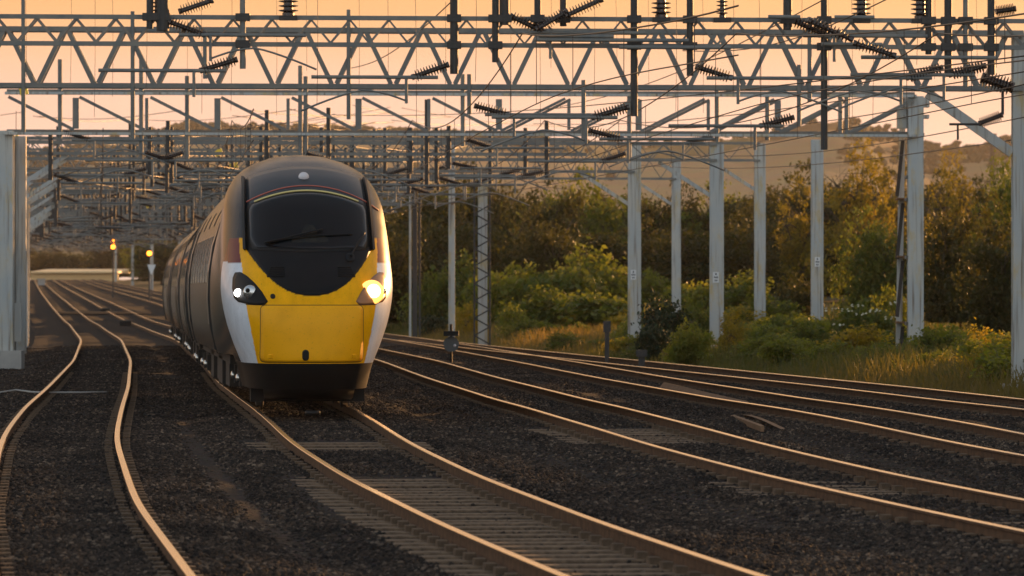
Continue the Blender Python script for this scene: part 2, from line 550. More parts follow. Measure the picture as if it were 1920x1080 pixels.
def unit_tube(material, n=10):
    k = ('tube', material.name, n)
    if k not in _unit:
        v = [(math.cos(2 * math.pi * i / n) * .5, math.sin(2 * math.pi * i / n) * .5, z) for z in (0, 1) for i in range(n)]
        f = [(i, (i + 1) % n, n + (i + 1) % n, n + i) for i in range(n)] + [tuple(range(n - 1, -1, -1)), tuple(range(n, 2 * n))]
        _unit[k] = mesh('tube', v, f, material)
    return _unit[k]


def lathe(name, prof, n, material, smooth=True):
    v, f = [], []
    for r, z in prof:
        v += [(r * math.cos(2 * math.pi * i / n), r * math.sin(2 * math.pi * i / n), z) for i in range(n)]
    for j in range(len(prof) - 1):
        f += [(j * n + i, j * n + (i + 1) % n, (j + 1) * n + (i + 1) % n, (j + 1) * n + i) for i in range(n)]
    f += [tuple(range(n - 1, -1, -1)), tuple(range((len(prof) - 1) * n, len(prof) * n))]
    return mesh(name, v, f, material, smooth)


def insulator_mesh(sheds=11, r=.115, core=.045):
    prof = [(core * 1.3, 0), (core * 1.3, .06)]
    for i in range(sheds):
        z = .08 + .84 * i / sheds
        s = .84 / sheds
        prof += [(core, z), (r, z + s * .25), (r * .96, z + s * .42), (core, z + s * .55)]
    prof += [(core * 1.3, .94), (core * 1.3, 1)]
    return lathe('insulator', prof, 10, M['porcelain'], False)


INSUL = insulator_mesh()
INSUL_FAT = insulator_mesh(9, .19, .09)


def frame_to(p0, p1, sx=1, sy=1, up=None):
    p0 = Vector(p0); p1 = Vector(p1)
    d_ = p1 - p0
    L_ = d_.length
    z = d_.normalized()
    ref = Vector(up) if up is not None else Vector((0, 1, 0))
    if abs(z.dot(ref)) > .98:
        ref = Vector((0, 0, 1)) if abs(z.z) < .9 else Vector((1, 0, 0))
    y = (ref - z * ref.dot(z)).normalized()
    x = y.cross(z)
    m = Matrix((x * sx, y * sy, z * L_)).transposed().to_4x4()
    m.translation = p0
    return m


def beam(name, p0, p1, w, d_, material, parent=None, up=None):
    o = link(name, unit_box(material), parent)
    o.matrix_local = frame_to(p0, p1, w, d_, up)
    return o


def tube(name, p0, p1, dia, material, parent=None, n=10):
    o = link(name, unit_tube(material, n), parent)
    o.matrix_local = frame_to(p0, p1, dia, dia)
    return o


def insul(p0, p1, parent, fat=False, k=1.0):
    o = link('insulator', INSUL_FAT if fat else INSUL, parent)
    o.matrix_local = frame_to(p0, p1, k, k)
    return o


def bent_tube_mesh(name, pts, rad, material, n=8, cap=True):
    """a round bar through points (list of Vector)"""
    pts = [Vector(p_) for p_ in pts]
    v, f = [], []
    for i, p_ in enumerate(pts):
        t = (pts[min(i + 1, len(pts) - 1)] - pts[max(i - 1, 0)]).normalized()
        ref = Vector((0, 0, 1)) if abs(t.z) < .9 else Vector((1, 0, 0))
        a = t.cross(ref).normalized(); b = a.cross(t)
        r_ = rad[i] if isinstance(rad, (list, tuple)) else rad
        for k in range(n):
            th = 2 * math.pi * k / n
            v.append(p_ + a * (r_ * math.cos(th)) + b * (r_ * math.sin(th)))
    for i in range(len(pts) - 1):
        f += [(i * n + k, i * n + (k + 1) % n, (i + 1) * n + (k + 1) % n, (i + 1) * n + k) for k in range(n)]
    if cap:
        f += [tuple(range(n - 1, -1, -1)), tuple(range((len(pts) - 1) * n, len(pts) * n))]
    return mesh(name, v, f, material, True)


def join_boxes(name, boxes, material):
    """boxes: (cx,cy,cz,sx,sy,sz)"""
    v, f = [], []
    for cx, cy, cz, sx, sy, sz in boxes:
        b = len(v)
        v += [(cx + sx * x, cy + sy * y, cz + sz * z) for x in (-.5, .5) for y in (-.5, .5) for z in (-.5, .5)]
        f += [tuple(b + i for i in q) for q in ((0, 1, 3, 2), (4, 6, 7, 5), (0, 4, 5, 1), (2, 3, 7, 6), (0, 2, 6, 4), (1, 5, 7, 3))]
    return mesh(name, v, f, material)


ORD = ['first', 'second', 'third', 'fourth', 'fifth', 'sixth', 'seventh', 'eighth', 'ninth', 'tenth', 'eleventh', 'twelfth', 'thirteenth', 'fourteenth', 'fifteenth',
       'sixteenth', 'seventeenth', 'eighteenth', 'nineteenth', 'twentieth'] + ['%d%s' % (n, {1: 'st', 2: 'nd', 3: 'rd'}.get(n % 10, 'th')) for n in range(21, 80)]


# ------------------------------------------------------------------ ground, hills
ys = np.unique(np.concatenate([np.linspace(-60, 20, 9), np.geomspace(22, 1100, 170), np.geomspace(1150, 9000, 14)]))
off = np.concatenate([-np.geomspace(4000, 30, 16), np.linspace(-25, 45, 60), np.geomspace(50, 4000, 24)])
YY, OO = np.meshgrid(ys, off, indexing='ij')
XX = OO + TRACK['T'](np.maximum(np.minimum(YY, 1300), 15))
tag(link('ground', grid_mesh('ground', XX, YY, ground_z(XX, YY), M['ground'])), kind='structure')


def ridge(name, y0, yc, y1, crest, xs, seed, lump):
    """a hill seen from the line: crest given as pixels (x, y) of its skyline at distance yc"""
    c = np.array(crest, float)
    cx = (c[:, 0] - 960) * yc / F
    cz = CAM_Z + (546 - c[:, 1]) * yc / F
    rows = np.concatenate([np.linspace(y0, yc, 26), np.linspace(yc, y1, 6)[1:]])
    YYh, XXh = np.meshgrid(rows, xs, indexing='ij')
    H = np.interp(XXh * yc / np.clip(YYh, y0, yc) ** 1.0 * 1.0, cx, cz)
    up = np.where(YYh <= yc, sstep(y0 - 200, yc, YYh), 1 - .6 * sstep(yc, y1, YYh))
    Z = 4.0 + (H - 4.0) * up
    Z += lump * (vnoise(XXh * .06, YYh * .05, seed) * .5 + vnoise(XXh * .17, YYh * .11, seed + 3) * .35 + rng.normal(0, .22, Z.shape)) * np.clip(up * 2, 0, 1)
    return tag(link(name, grid_mesh(name, XXh, YYh, Z, M['hill'])), kind='structure')


ridge('hill', 1900, 3600, 4500,
      [(-3000, 320), (-400, 330), (0, 310), (130, 286), (350, 246), (500, 248), (640, 254), (760, 258), (900, 266), (1060, 276), (1200, 285),
       (1320, 275), (1420, 262), (1500, 246), (1560, 236), (1630, 243), (1700, 272), (1770, 288), (1860, 284), (1920, 268), (2400, 300), (5000, 330)],
      np.linspace(-1500, 1500, 520), 3, 2.2)

# ------------------------------------------------------------------ ballast and tracks
by = np.concatenate([np.arange(9, 112, .6), np.geomspace(112, 1080, 130)])
bu = np.linspace(0, 1, 60)
BY, BU = np.meshgrid(by, bu, indexing='ij')
XLb = TRACK['L'](BY) - 3.2
XRb = np.maximum(right_edge(BY) + 2.7, TRACK['4'](BY) + 2.7)
BX = XLb + (XRb - XLb) * BU


def ballast_z(X, Y):
    z = rail_z(Y) - .140
    dt = np.abs(X - TRACK['T'](Y)); d3 = np.abs(X - TRACK['3'](Y))
    bare = sstep(1.5, 1.25, dt) * np.clip(sstep(38.5, 40, Y) * sstep(58, 56.5, Y) + sstep(63, 64, Y) * sstep(67, 66, Y) + sstep(35.5, 34.5, Y), 0, 1)
    bare = np.maximum(bare, sstep(1.5, 1.25, d3) * sstep(-.1, .3, vnoise(X * .05, Y * .45, 4)) * sstep(80, 74, Y))
    z = z - .05 * bare
    near = np.full(np.shape(X), 1e9)
    for k in ('L', 'T', '3', '4', '5'):
        near = np.minimum(near, np.abs(X - TRACK[k](Y)))
    z = z - .10 * sstep(1.35, 2.1, near) + .03 * vnoise(X * 1.7, Y * 1.1, 5) * sstep(.9, 1.4, near)
    return z


BZ = ballast_z(BX, BY)
edge = sstep(0, .03, BU) * sstep(0, .03, 1 - BU)
BZ = BZ - .3 * (1 - edge)
ballast_me = grid_mesh('ballast_bed', BX, BY, BZ, M['ballast'])
ballast = tag(link('ballast_bed', ballast_me), kind='structure')

RAIL_PROF = [(-.07, -.159), (.07, -.159), (.07, -.148), (.012, -.132), (.010, -.045), (.036, -.034), (.036, -.008), (.030, -.001),
             (-.030, -.001), (-.036, -.008), (-.036, -.034), (-.010, -.045), (-.012, -.132), (-.07, -.148)]


def rail_mesh(fx, y0, y1, side):
    ys_ = []
    y = y0
    while y < y1:
        ys_.append(y)
        y += max(.8, y * .012)
    ys_.append(y1)
    ys_ = np.array(ys_)
    c = fx(ys_)
    sl = (fx(ys_ + .5) - fx(ys_ - .5))
    nx = 1 / np.sqrt(1 + sl ** 2); nyv = -sl * nx
    v, f, mi = [], [], []
    n = len(RAIL_PROF)
    zz = rail_z(ys_)
    for i in range(len(ys_)):
        for a, b in RAIL_PROF:
            o = side * .7525 + a
            v.append((c[i] + nx[i] * o, ys_[i] + nyv[i] * o, zz[i] + b))
    for i in range(len(ys_) - 1):
        for k in range(n):
            f.append((i * n + k, i * n + (k + 1) % n, (i + 1) * n + (k + 1) % n, (i + 1) * n + k))
            mi.append(1 if k in (6, 7, 8) else 0)
    f += [tuple(range(n - 1, -1, -1)), tuple(range((len(ys_) - 1) * n, len(ys_) * n))]
    mi += [0, 0]
    me = mesh('rail', v, f, [M['rail_side'], M['rail_top']])
    me.polygons.foreach_set('material_index', mi)
    me.update()
    return me


SLEEPER = join_boxes('sleeper', [(0, 0, -.075, 2.5, .26, .15)], M['sleeper'])
bmm = bmesh.new(); bmm.from_mesh(SLEEPER)
bmesh.ops.bevel(bmm, geom=bmm.edges[:], offset=.012, segments=1, affect='EDGES')
for cx_ in (-.7525, .7525):          # cast chairs and keys that hold the rail
    for sx_ in (-.12, .12):
        mm_ = Matrix.Translation((cx_ + sx_, 0, .03)) @ Matrix.Diagonal((.10, .16, .06, 1))
        bmesh.ops.create_cube(bmm, size=1, matrix=mm_)
bmm.to_mesh(SLEEPER); bmm.free()

TRACK_LABEL = {
    'L': 'leftmost railway track, its two rails snaking past the left mast',
    'T': 'railway track under the yellow train running to the bottom edge',
    '3': 'railway track immediately right of the train',
    '4': 'second railway track to the right of the train',
    '5': 'railway track nearest the grassy verge, merging with its neighbour',
}
for k, (y0, y1) in {'L': (9, 1045), 'T': (9, 1045), '3': (9, 1045), '4': (9, 1045), '5': (9, 181)}.items():
    t = empty('railway_track', (float(TRACK[k](70.)), 70, 0), TRACK_LABEL[k], 'railway track')
    t.location = (0, 0, 0)
    for s in (-1, 1):
        link('rail', rail_mesh(TRACK[k], y0, y1, s), t)
    y = 34.0
    far_boxes = []
    n_s = 0
    while y < (175 if k == '5' else 260):
        c = float(TRACK[k](y)); sl = float(TRACK[k](y + .5) - TRACK[k](y - .5))
        sink = .163 + random.uniform(-.004, .010)
        if n_s < 125:
            o = link('sleeper', SLEEPER, t)
            o.location = (c, y, float(rail_z(y)) - sink)
            o.rotation_euler = (math.atan(float(rail_z(y + .5) - rail_z(y - .5))), 0, math.atan(-sl) + random.uniform(-.006, .006))
        else:
            far_boxes.append((c, y, float(rail_z(y)) - sink - .075, 2.5, .26, .15))
        n_s += 1
        y += .65
    if far_boxes:
        tag(link('distant_sleepers', join_boxes('distant_sleepers', far_boxes, M['sleeper']), t), kind='stuff')


# loose ballast stones on the bed
def rock(seed):
    r_ = np.random.default_rng(seed)
    bm = bmesh.new()
    bmesh.ops.create_icosphere(bm, subdivisions=1, radius=1)
    sc = r_.uniform(.65, 1.15, 3)
    for v_ in bm.verts:
        n_ = v_.co.normalized()
        v_.co = Vector((n_.x * sc[0], n_.y * sc[1], n_.z * sc[2] * .85)) * r_.uniform(.75, 1.12)
    me = bpy.data.meshes.new('stone')
    bm.to_mesh(me); bm.free()
    me.materials.append(M['stone'])
    return me


rock_col = bpy.data.collections.new('stone_source')
for i in range(6):
    rock_col.objects.link(bpy.data.objects.new('stone', rock(i)))

sy = np.concatenate([np.arange(32, 72, .22), np.arange(72, 175, .6)])
su = np.linspace(0.01, .99, 110)
SY, SU = np.meshgrid(sy, su, indexing='ij')
SXL = TRACK['L'](SY) - 3.1
SXR = np.maximum(right_edge(SY), TRACK['4'](SY)) + 2.6
SX = SXL + (SXR - SXL) * SU
SZ = ballast_z(SX, SY) - .004
loose = link('loose_ballast', grid_mesh('loose_ballast', SX, SY, SZ, M['ballast']))
tag(loose, 'dark grey loose ballast stones covering the bed between the rails', 'ballast', kind='stuff')
dens = np.where(SY < 50, 420, np.where(SY < 75, 300, np.where(SY < 125, 130, 70))).astype(float)
dens *= .75 + .5 * sstep(-.6, .6, vnoise(SX * .9, SY * .5, 9))
dT = np.abs(SX - TRACK['T'](SY))
clean = (dT < 1.3) & (((SY > 39.5) & (SY < 57.5)) | ((SY > 63.5) & (SY < 66.5)))
dens[clean] *= .10
inside = np.abs(SX - TRACK['3'](SY)) < 1.3
dens[inside & (vnoise(SX * .05, SY * .45, 4) > .05) & (SY < 78)] *= .25
a = loose.data.attributes.new('dens', 'FLOAT', 'POINT')
a.data.foreach_set('value', dens.reshape(-1).astype(np.float32))
ng = bpy.data.node_groups.new('scatter_stones', 'GeometryNodeTree')
ng.interface.new_socket('Geometry', in_out='INPUT', socket_type='NodeSocketGeometry')
ng.interface.new_socket('Geometry', in_out='OUTPUT', socket_type='NodeSocketGeometry')
gn, gl = ng.nodes, ng.links
gi = gn.new('NodeGroupInput'); go = gn.new('NodeGroupOutput')
dp = gn.new('GeometryNodeDistributePointsOnFaces')
na = gn.new('GeometryNodeInputNamedAttribute'); na.data_type = 'FLOAT'; na.inputs['Name'].default_value = 'dens'
gl.new(gi.outputs[0], dp.inputs['Mesh'])
gl.new(na.outputs[0], dp.inputs['Density'])
ci = gn.new('GeometryNodeCollectionInfo')
ci.inputs['Collection'].default_value = rock_col
ci.inputs['Separate Children'].default_value = True
ci.inputs['Reset Children'].default_value = True
io = gn.new('GeometryNodeInstanceOnPoints')
io.inputs['Pick Instance'].default_value = True
rr = gn.new('FunctionNodeRandomValue'); rr.data_type = 'FLOAT_VECTOR'
rr.inputs[0].default_value = (0, 0, 0); rr.inputs[1].default_value = (6.28, 6.28, 6.28)
rs = gn.new('FunctionNodeRandomValue'); rs.data_type = 'FLOAT'
rs.inputs[2].default_value = .013; rs.inputs[3].default_value = .038
gl.new(dp.outputs['Points'], io.inputs['Points'])
gl.new(ci.outputs[0], io.inputs['Instance'])
gl.new(rr.outputs[0], io.inputs['Rotation'])
gl.new(rs.outputs[1], io.inputs['Scale'])
jn = gn.new('GeometryNodeJoinGeometry')
gl.new(io.outputs[0], jn.inputs[0])
gl.new(jn.outputs[0], go.inputs[0])
md = loose.modifiers.new('scatter', 'NODES'); md.node_group = ng

# ------------------------------------------------------------------ overhead line gantries
STEEL = M['steel']; MAST = M['mast']; DARK = M['dark_steel']


def gantry_axis(Y):
    sl = float(TRACK['T'](Y + 2) - TRACK['T'](Y - 2)) / 4
    a_ = Vector((1, -sl, 0)).normalized()
    return a_


def leg_H(parent, base, top, w=.38, dep=.34, plate=None):
    """an H section mast: two flanges and a web joined into one leg, with a foot plate"""
    h = top - base.z
    me = join_boxes('leg', [(0, -dep / 2, h / 2, w, .028, h), (0, dep / 2, h / 2, w, .028, h), (-w * .30, 0, h / 2, .02, dep - .028, h),
                            (w * .30, 0, h / 2, .02, dep - .028, h), (0, 0, .06, w + .22, dep + .22, .12)], MAST)
    ft = join_boxes('footing', [(0, 0, -.22, w + .5, dep + .5, .7)], M['concrete'])
    o = link('leg', me, parent)
    o.location = base
    link('footing', ft, o)
    if plate:
        pl = beam('number_plate', (0, 0, 0), (0, 0, .34), .19, .012, M['white'], o)
        pl.location = (plate[0], -dep / 2 - .024, plate[1])
        marks = link('printed_figures', join_boxes('printed_figures', [(0.0, 0, .27, .045, .004, .055)] +
                     [(dx, 0, .17, .03, .004, .055) for dx in (-.045, 0, .045)] + [(dx, 0, .07, .03, .004, .05) for dx in (-.025, .025)], M['black']), o)
        marks.location = (plate[0], -dep / 2 - .033, plate[1])
    return o


def lattice_leg(parent, base, top, w=.45, mat_=None):
    """slim lattice mast: four angles and zigzag lacing"""
    h = top - base.z
    mt = mat_ or MAST
    boxes = [(sx * w / 2, sy_ * w / 2, h / 2, .06, .06, h) for sx in (-1, 1) for sy_ in (-1, 1)]
    o = link('leg', join_boxes('leg', boxes, mt), parent)
    o.location = base
    n = max(4, int(h / .55))
    for i in range(n):
        z0, z1 = h * i / n, h * (i + 1) / n
        s = 1 if i % 2 else -1
        beam('lacing', (s * w / 2, -w / 2 - .032, z0), (-s * w / 2, -w / 2 - .032, z1), .05, .012, mt, o)
        beam('lacing', (s * w / 2, w / 2 + .032, z0), (-s * w / 2, w / 2 + .032, z1), .05, .012, mt, o)
    return o


def zigzag(parent, pos, a0, a1, zb, zt, pitch, w, d_, mt, dy=0.0, up=None, gap=.0):
    n = max(2, int(round((a1 - a0) / (pitch / 2))))
    st = (a1 - a0) / n
    for i in range(n):
        p0 = pos(a0 + i * st + (gap if i % 2 else gap), zb if i % 2 == 0 else zt, dy)
        p1 = pos(a0 + (i + 1) * st - gap, zt if i % 2 == 0 else zb, dy)
        beam('brace', p0, p1, w, d_, mt, parent)


def arm_mesh(seed=0):
    """the arched registration arm, 2.0 m long, swinging down to the contact wire"""
    pts = []
    for i in range(13):
        u = i / 12
        x = 2.0 * u
        z = .20 * math.sin(min(u / .42, 1) * math.pi / 2) if u < .42 else .20 - .40 * ((u - .42) / .58) ** 1.25
        pts.append(Vector((x, 0, z)))
    return bent_tube_mesh('registration_arm', pts, .019, STEEL, 8)


ARM = arm_mesh()


def drop(parent, pos, a_, ztop, zbot, dirn=1, dia=.20, full=True, ins_len=.75, tilt=.32, arm=True, bar=True, clamps=(), dy=-.28):
    """an upright hanging from the boom, its sloping insulator, bar and arched arm"""
    p = pos(a_, 0, dy)
    base = Vector((p.x, p.y, 0))
    tu = tube('drop_tube', Vector((p.x, p.y, zbot)), Vector((p.x, p.y, ztop)), dia, DARK if dia > .12 else STEEL, parent)
    L_ = ztop - zbot
    inv = tu.matrix_local.inverted()
    ax = pos(1, 0, 0) - pos(0, 0, 0)

    def Q(u, z):
        return Vector((p.x, p.y, zbot + z)) + ax * (u * dirn)
    items = []
    for zc in clamps:
        o = beam('clamp', Vector((p.x, p.y + .02, zc - .07)), Vector((p.x, p.y + .02, zc + .07)), .27, .24, DARK, parent)
    if full:
        s0 = Q(.10, .18)
        s1 = s0 + ax * (dirn * ins_len * math.cos(tilt)) + Vector((0, 0, -ins_len * math.sin(tilt)))
        insul(s0, s1, parent)
        if bar:
            tube('bracket_tube', s1 - ax * (dirn * .5) + Vector((0, -.06, 0)), s1 + ax * (dirn * 1.9) + Vector((0, -.06, 0)), .07, STEEL, parent)
            tube('bracket_tube', s1 + ax * (dirn * .1) + Vector((0, -.1, -.02)), s1 + ax * (dirn * .1) + Vector((0, -.1, -.50)), .06, STEEL, parent)
        if arm and random.random() < .62:
            o = link('registration_arm', ARM, parent)
            m = Matrix((ax * dirn, Vector((0, 0, 1)).cross(ax * dirn), Vector((0, 0, 1)))).transposed().to_4x4()
            m.translation = s1 + ax * (dirn * .1) + Vector((0, -.1, -.45))
            o.matrix_local = m
    return tu


def make_gantry(name_label, Y, style, xl, xr, zb, zt, group=None, drops=(), legs=('H', 'H'), lw=.38, detail=1, knee=True, plate=None,
                base_r=None, top_extra=.0):
    """xl, xr: where the legs stand, measured across the line; zb, zt: under and top of the boom"""
    a_ = gantry_axis(Y)
    g = empty('line_gantry', (0, 0, 0), name_label, 'gantry', group)
    o0 = Vector((0, Y, 0))

    def pos(u, z, dy=0.0):
        q = Vector((u, Y, 0)) + Vector((0, a_.y / a_.x * u - a_.y / a_.x * ((xl + xr) / 2 if detail else 0), 0))
        return Vector((q.x, q.y + dy, z))
    for x, kind_ in ((xl, legs[0]), (xr, legs[1])):
        if kind_ is None:
            continue
        b = pos(x, 0)
        b.z = float(ground_z(b.x, b.y)) - .05 if not (base_r and x == xr) else base_r
        if style == 'pratt' and x == xl:
            b.z = .08
        if kind_ == 'H':
            leg_H(g, b, (zb + .08 if (style == 'pratt' and x == xl) else zt + top_extra), lw, .36, plate if x == xr else None)
        elif kind_ == 'X':
            lattice_leg(g, b, zt + top_extra, lw)
    if style == 'big':          # one wide zigzag between two chords
        for dy in (-.22, .22):
            beam('chord', pos(xl, zt, dy), pos(xr, zt, dy), .12, .10, STEEL, g, up=(0, 0, 1))
        for dy in (-.22, .22):
            beam('chord', pos(xl, zb, dy), pos(xr, zb, dy), .13, .10, STEEL, g, up=(0, 0, 1))
        zigzag(g, pos, xl + .3, xr - .3, zb + .05, zt - .04, 1.235, .095, .06, STEEL, -.24, gap=.05)
        if detail:
            zigzag(g, pos, xl + .3, xr - .3, zb + .05, zt - .04, 1.235, .07, .05, STEEL, .24, gap=.05)
    elif style == 'slim':
        for z in (zt, zb):
            beam('chord', pos(xl, z, -.2), pos(xr, z, -.2), .085, .085, STEEL, g, up=(0, 0, 1))
            beam('chord', pos(xl, z + .03, .2), pos(xr, z + .03, .2), .07, .07, STEEL, g, up=(0, 0, 1))
        zigzag(g, pos, xl + .2, xr - .2, zb + .03, zt - .03, .74 if detail else 1.0, .035, .03, STEEL, -.2)
        if detail:
            zigzag(g, pos, xl + .2, xr - .2, zb + .05, zt - .02, .74, .03, .03, STEEL, .2)
    elif style == 'pratt':      # deep boom: flat chords, posts and single diagonals leaning to the middle
        for z, w in ((zt, .22), (zb, .25)):
            beam('chord', pos(xl, z, -.25), pos(xr, z, -.25), w, .07, MAST, g, up=(0, 0, 1))
            beam('chord', pos(xl, z + .09, .25), pos(xr, z + .09, .25), .10, .07, STEEL, g, up=(0, 0, 1))
        n = int((xr - xl) / 1.85)
        st = (xr - xl) / n
        for i in range(n + 1):
            u = xl + i * st
            if 0 < i < n:
                beam('post', pos(u, zb + .13, -.26), pos(u, zt - .12, -.26), .17 if i % 2 else .09, .05, STEEL, g)
            if i < n:
                if u + st / 2 < (xl + xr) / 2:
                    beam('brace', pos(u + .1, zt - .1, -.31), pos(u + st - .05, zb + .1, -.31), .085, .04, STEEL, g)
                else:
                    beam('brace', pos(u + .05, zb + .1, -.31), pos(u + st - .1, zt - .1, -.31), .075, .04, STEEL, g)
                    beam('brace', pos(u + .2, zb + .1, .30), pos(u + st + .05, zt - .1, .30), .075, .04, STEEL, g)
    if knee:
        for x, s, kk in ((xl, 1, legs[0]), (xr, -1, legs[1])):
            if kk:
                beam('knee_brace', pos(x + s * .15, zb - 1.15, -.05), pos(x + s * 1.85, zb - .05, -.05), .12, .10, MAST, g)
    for dd in drops:
        drop(g, pos, **dd)
    return g, pos


# the two nearest: slim lattice carrying the uprights, then the big zigzag boom
def ux(px, Y):
    return (px - 960) * Y / F


def zz_(py, Y):
    return CAM_Z + (546 - py) * Y / F


YA = 92.0
dr = []
for px, bot, top, dia, dirn, full, tilt in ((287, 58, -80, .13, -1, False, 0), (311, 62, -90, .24, 1, True, .35), (459, 132, -60, .115, -1, True, .30),
                                            (852, 140, -80, .16, -1, True, .34), (929, 118, -80, .13, 1, False, 0), (946, 48, -80, .19, 1, True, .45),
                                            (1008, 52, -80, .13, 1, False, 0), (1056, 50, -80, .13, 1, False, 0), (1189, 218, -80, .14, -1, True, .28),
                                            (1294, 142, -60, .13, 1, True, .30), (1478, 55, -60, .17, 1, True, .40), (1547, 280, -60, .13, 1, False, 0),
                                            (1745, 100, -60, .13, -1, False, 0), (1782, 142, -60, .15, -1, True, .28), (1815, 160, -60, .10, 1, False, 0),
                                            (1864, 138, -60, .15, -1, True, .25)):
    dr.append(dict(a_=ux(px, YA), ztop=zz_(top, YA), zbot=zz_(bot, YA), dirn=dirn, dia=dia, full=full, tilt=tilt,
                   clamps=(zz_(36, YA), zz_(86, YA)) if bot > 90 else (zz_(36, YA),)))
gA, posA = make_gantry('slim lattice gantry boom nearest the camera, hung with ribbed insulators and dark uprights', YA, 'slim', -14.0, 13.0,
                       zz_(86, YA), zz_(36, YA), drops=dr, knee=False, detail=1)
for px, fat in ((543, 1), (1240, 1), (1355, 0), (1730, 1), (300, 0), (1618, 1)):
    p0 = posA(ux(px, YA), zz_(33, YA), -.2)
    insul(p0, p0 + Vector((0, 0, .95)), gA, fat=bool(fat))
    beam('clamp', p0 + Vector((0, 0, -.08)), p0 + Vector((0, 0, .01)), .34, .2, DARK, gA)
for pxa, pya, pxb, pyb in ((335, 22, 400, 0), (1005, 55, 1065, 20), (1060, 30, 1130, -2), (1515, 38, 1600, 75), (1600, 80, 1680, 105), (1866, 22, 1905, 16)):
    insul(P(pxa, pya, YA - .5), P(pxb, pyb, YA - .5), gA)
for pxa, pxb, py in ((1000, 1290, 77), (1010, 1150, 70), (1160, 1370, 90), (1440, 1500, 32), (1565, 1640, 32), (1540, 1655, 83), (1615, 1870, 107)):
    tube('bracket_tube', posA(ux(pxa, YA), zz_(py, YA), -.55), posA(ux(pxb, YA), zz_(py, YA), -.55), .075, STEEL, gA)

YB = 100.0
gB, posB = make_gantry('wide zigzag gantry boom across the sky, bracketed to the mast at the right edge', YB, 'big', -15.0, ux(1926, YB), zz_(163, YB), zz_(58, YB),
                       lw=.42, knee=False, drops=[dict(a_=ux(x, YB), ztop=zz_(t_, YB), zbot=zz_(b_, YB), dirn=d_, dia=.09, full=f_, tilt=.25)
                                                  for x, t_, b_, d_, f_ in ((52, -40, 250, 1, False), (254, 25, 262, 1, False), (655, 20, 225, -1, False), (880, 140, 215, 1, True),
                                                                            (1094, 150, 260, 1, True), (1500, 120, 235, -1, True), (1520, 30, 190, 1, False), (388, 60, 150, 1, False))])
beam('knee_brace', posB(ux(1745, YB), zz_(172, YB), -.1), posB(ux(1905, YB), zz_(284, YB), -.1), .20, .12, MAST, gB)
beam('gusset', posB(ux(1885, YB), zz_(66, YB), -.3), posB(ux(1925, YB), zz_(66, YB), -.3), .36, .02, MAST, gB, up=(0, 0, 1))
insul(P(1840, 145, YB - .5), P(1900, 165, YB - .5), gB, True)
insul(P(1835, 232, YB - .5), P(1880, 215, YB - .5), gB)
tube('bracket_tube', P(1780, 233, YB - .5), P(1838, 233, YB - .5), .05, DARK, gB)
tube('bracket_tube', P(1796, 233, YB - .5), P(1796, 262, YB - .5), .045, DARK, gB)
tube('bracket_tube', P(1880, 172, YB - .5), P(1880, 215, YB - .5), .06, DARK, gB)

YC = 130.0
dC = [dict(a_=ux(x, YC), ztop=zz_(t_, YC), zbot=zz_(b_, YC), dirn=d_, dia=.12, full=f_, tilt=.3)
      for x, t_, b_, d_, f_ in ((120, 115, 262, 1, True), (270, 110, 300, 1, True), (355, 145, 300, -1, True), (565, 125, 300, 1, True), (575, 145, 300, -1, False),
                                (868, 140, 275, 1, True), (1180, 180, 300, -1, True), (1345, 160, 265, -1, True), (1440, 180, 262, 1, False), (1590, 180, 252, 1, False), (1578, 180, 252, 1, False))]
gC, posC = make_gantry('deep flat-chord gantry on the stout grey mast in front of the dark trees', YC, 'pratt', ux(18, YC), ux(1722, YC), zz_(253, YC), zz_(178, YC),
                       lw=.42, knee=False, drops=dC)
# the stout right mast has a second leaning column laced behind it
bx, byy = ux(1722, YC), YC + 1.6
bz = float(ground_z(bx, byy))
beam('rear_column', (bx - .34, byy + .9, bz - .05), (bx - .22, byy + .9, zz_(190, YC)), .16, .10, MAST, gC)
for py in (370, 480, 605):
    beam('batten', (bx - .42, byy + .5, zz_(py, YC)), (bx + .30, byy + .5, zz_(py + 2, YC)), .05, .9, M['plank'], gC)
for i, py in enumerate((250, 370, 480, 605)):
    beam('lacing', (bx - .40, byy + .6, zz_(py + 115, YC)), (bx - .24, byy + .6, zz_(py + 8, YC)), .10, .03, DARK, gC)
# its heavy bracketed head
yh_ = YC + 1.25
beam('cap_plate', (bx, yh_, zz_(198, YC)), (bx, yh_, zz_(180, YC)), .78, .50, MAST, gC)
beam('bracket', (bx - .34, yh_ + .02, zz_(238, YC)), (bx - .34, yh_ + .02, zz_(198, YC)), .26, .42, MAST, gC)
beam('bracket', (bx - .40, yh_ - .02, zz_(216, YC)), (bx + .38, yh_ - .02, zz_(216, YC)), .10, .46, MAST, gC, up=(0, 1, 0))
for py in (250, 330, 372, 482, 607):
    beam('collar', (bx, YC + 1.46 - .18, zz_(py + 3, YC)), (bx, YC + 1.46 - .18, zz_(py - 3, YC)), .50, .55, STEEL, gC)
    for sx_ in (-.17, .17):
        tube('bolt', (bx + sx_, YC + .98, zz_(py, YC)), (bx + sx_, YC + 1.3, zz_(py, YC)), .05, DARK, gC, 6)
# the left leg shows a second flange
lx = ux(38, YC)
beam('rear_column', (lx, YC + .2, .12), (lx, YC + .2, zz_(255, YC)), .28, .20, MAST, gC)
beam('cable_box', (ux(33, YC), YC - .45, zz_(640, YC)), (ux(33, YC), YC - .45, zz_(568, YC)), .30, .06, MAST, gC)

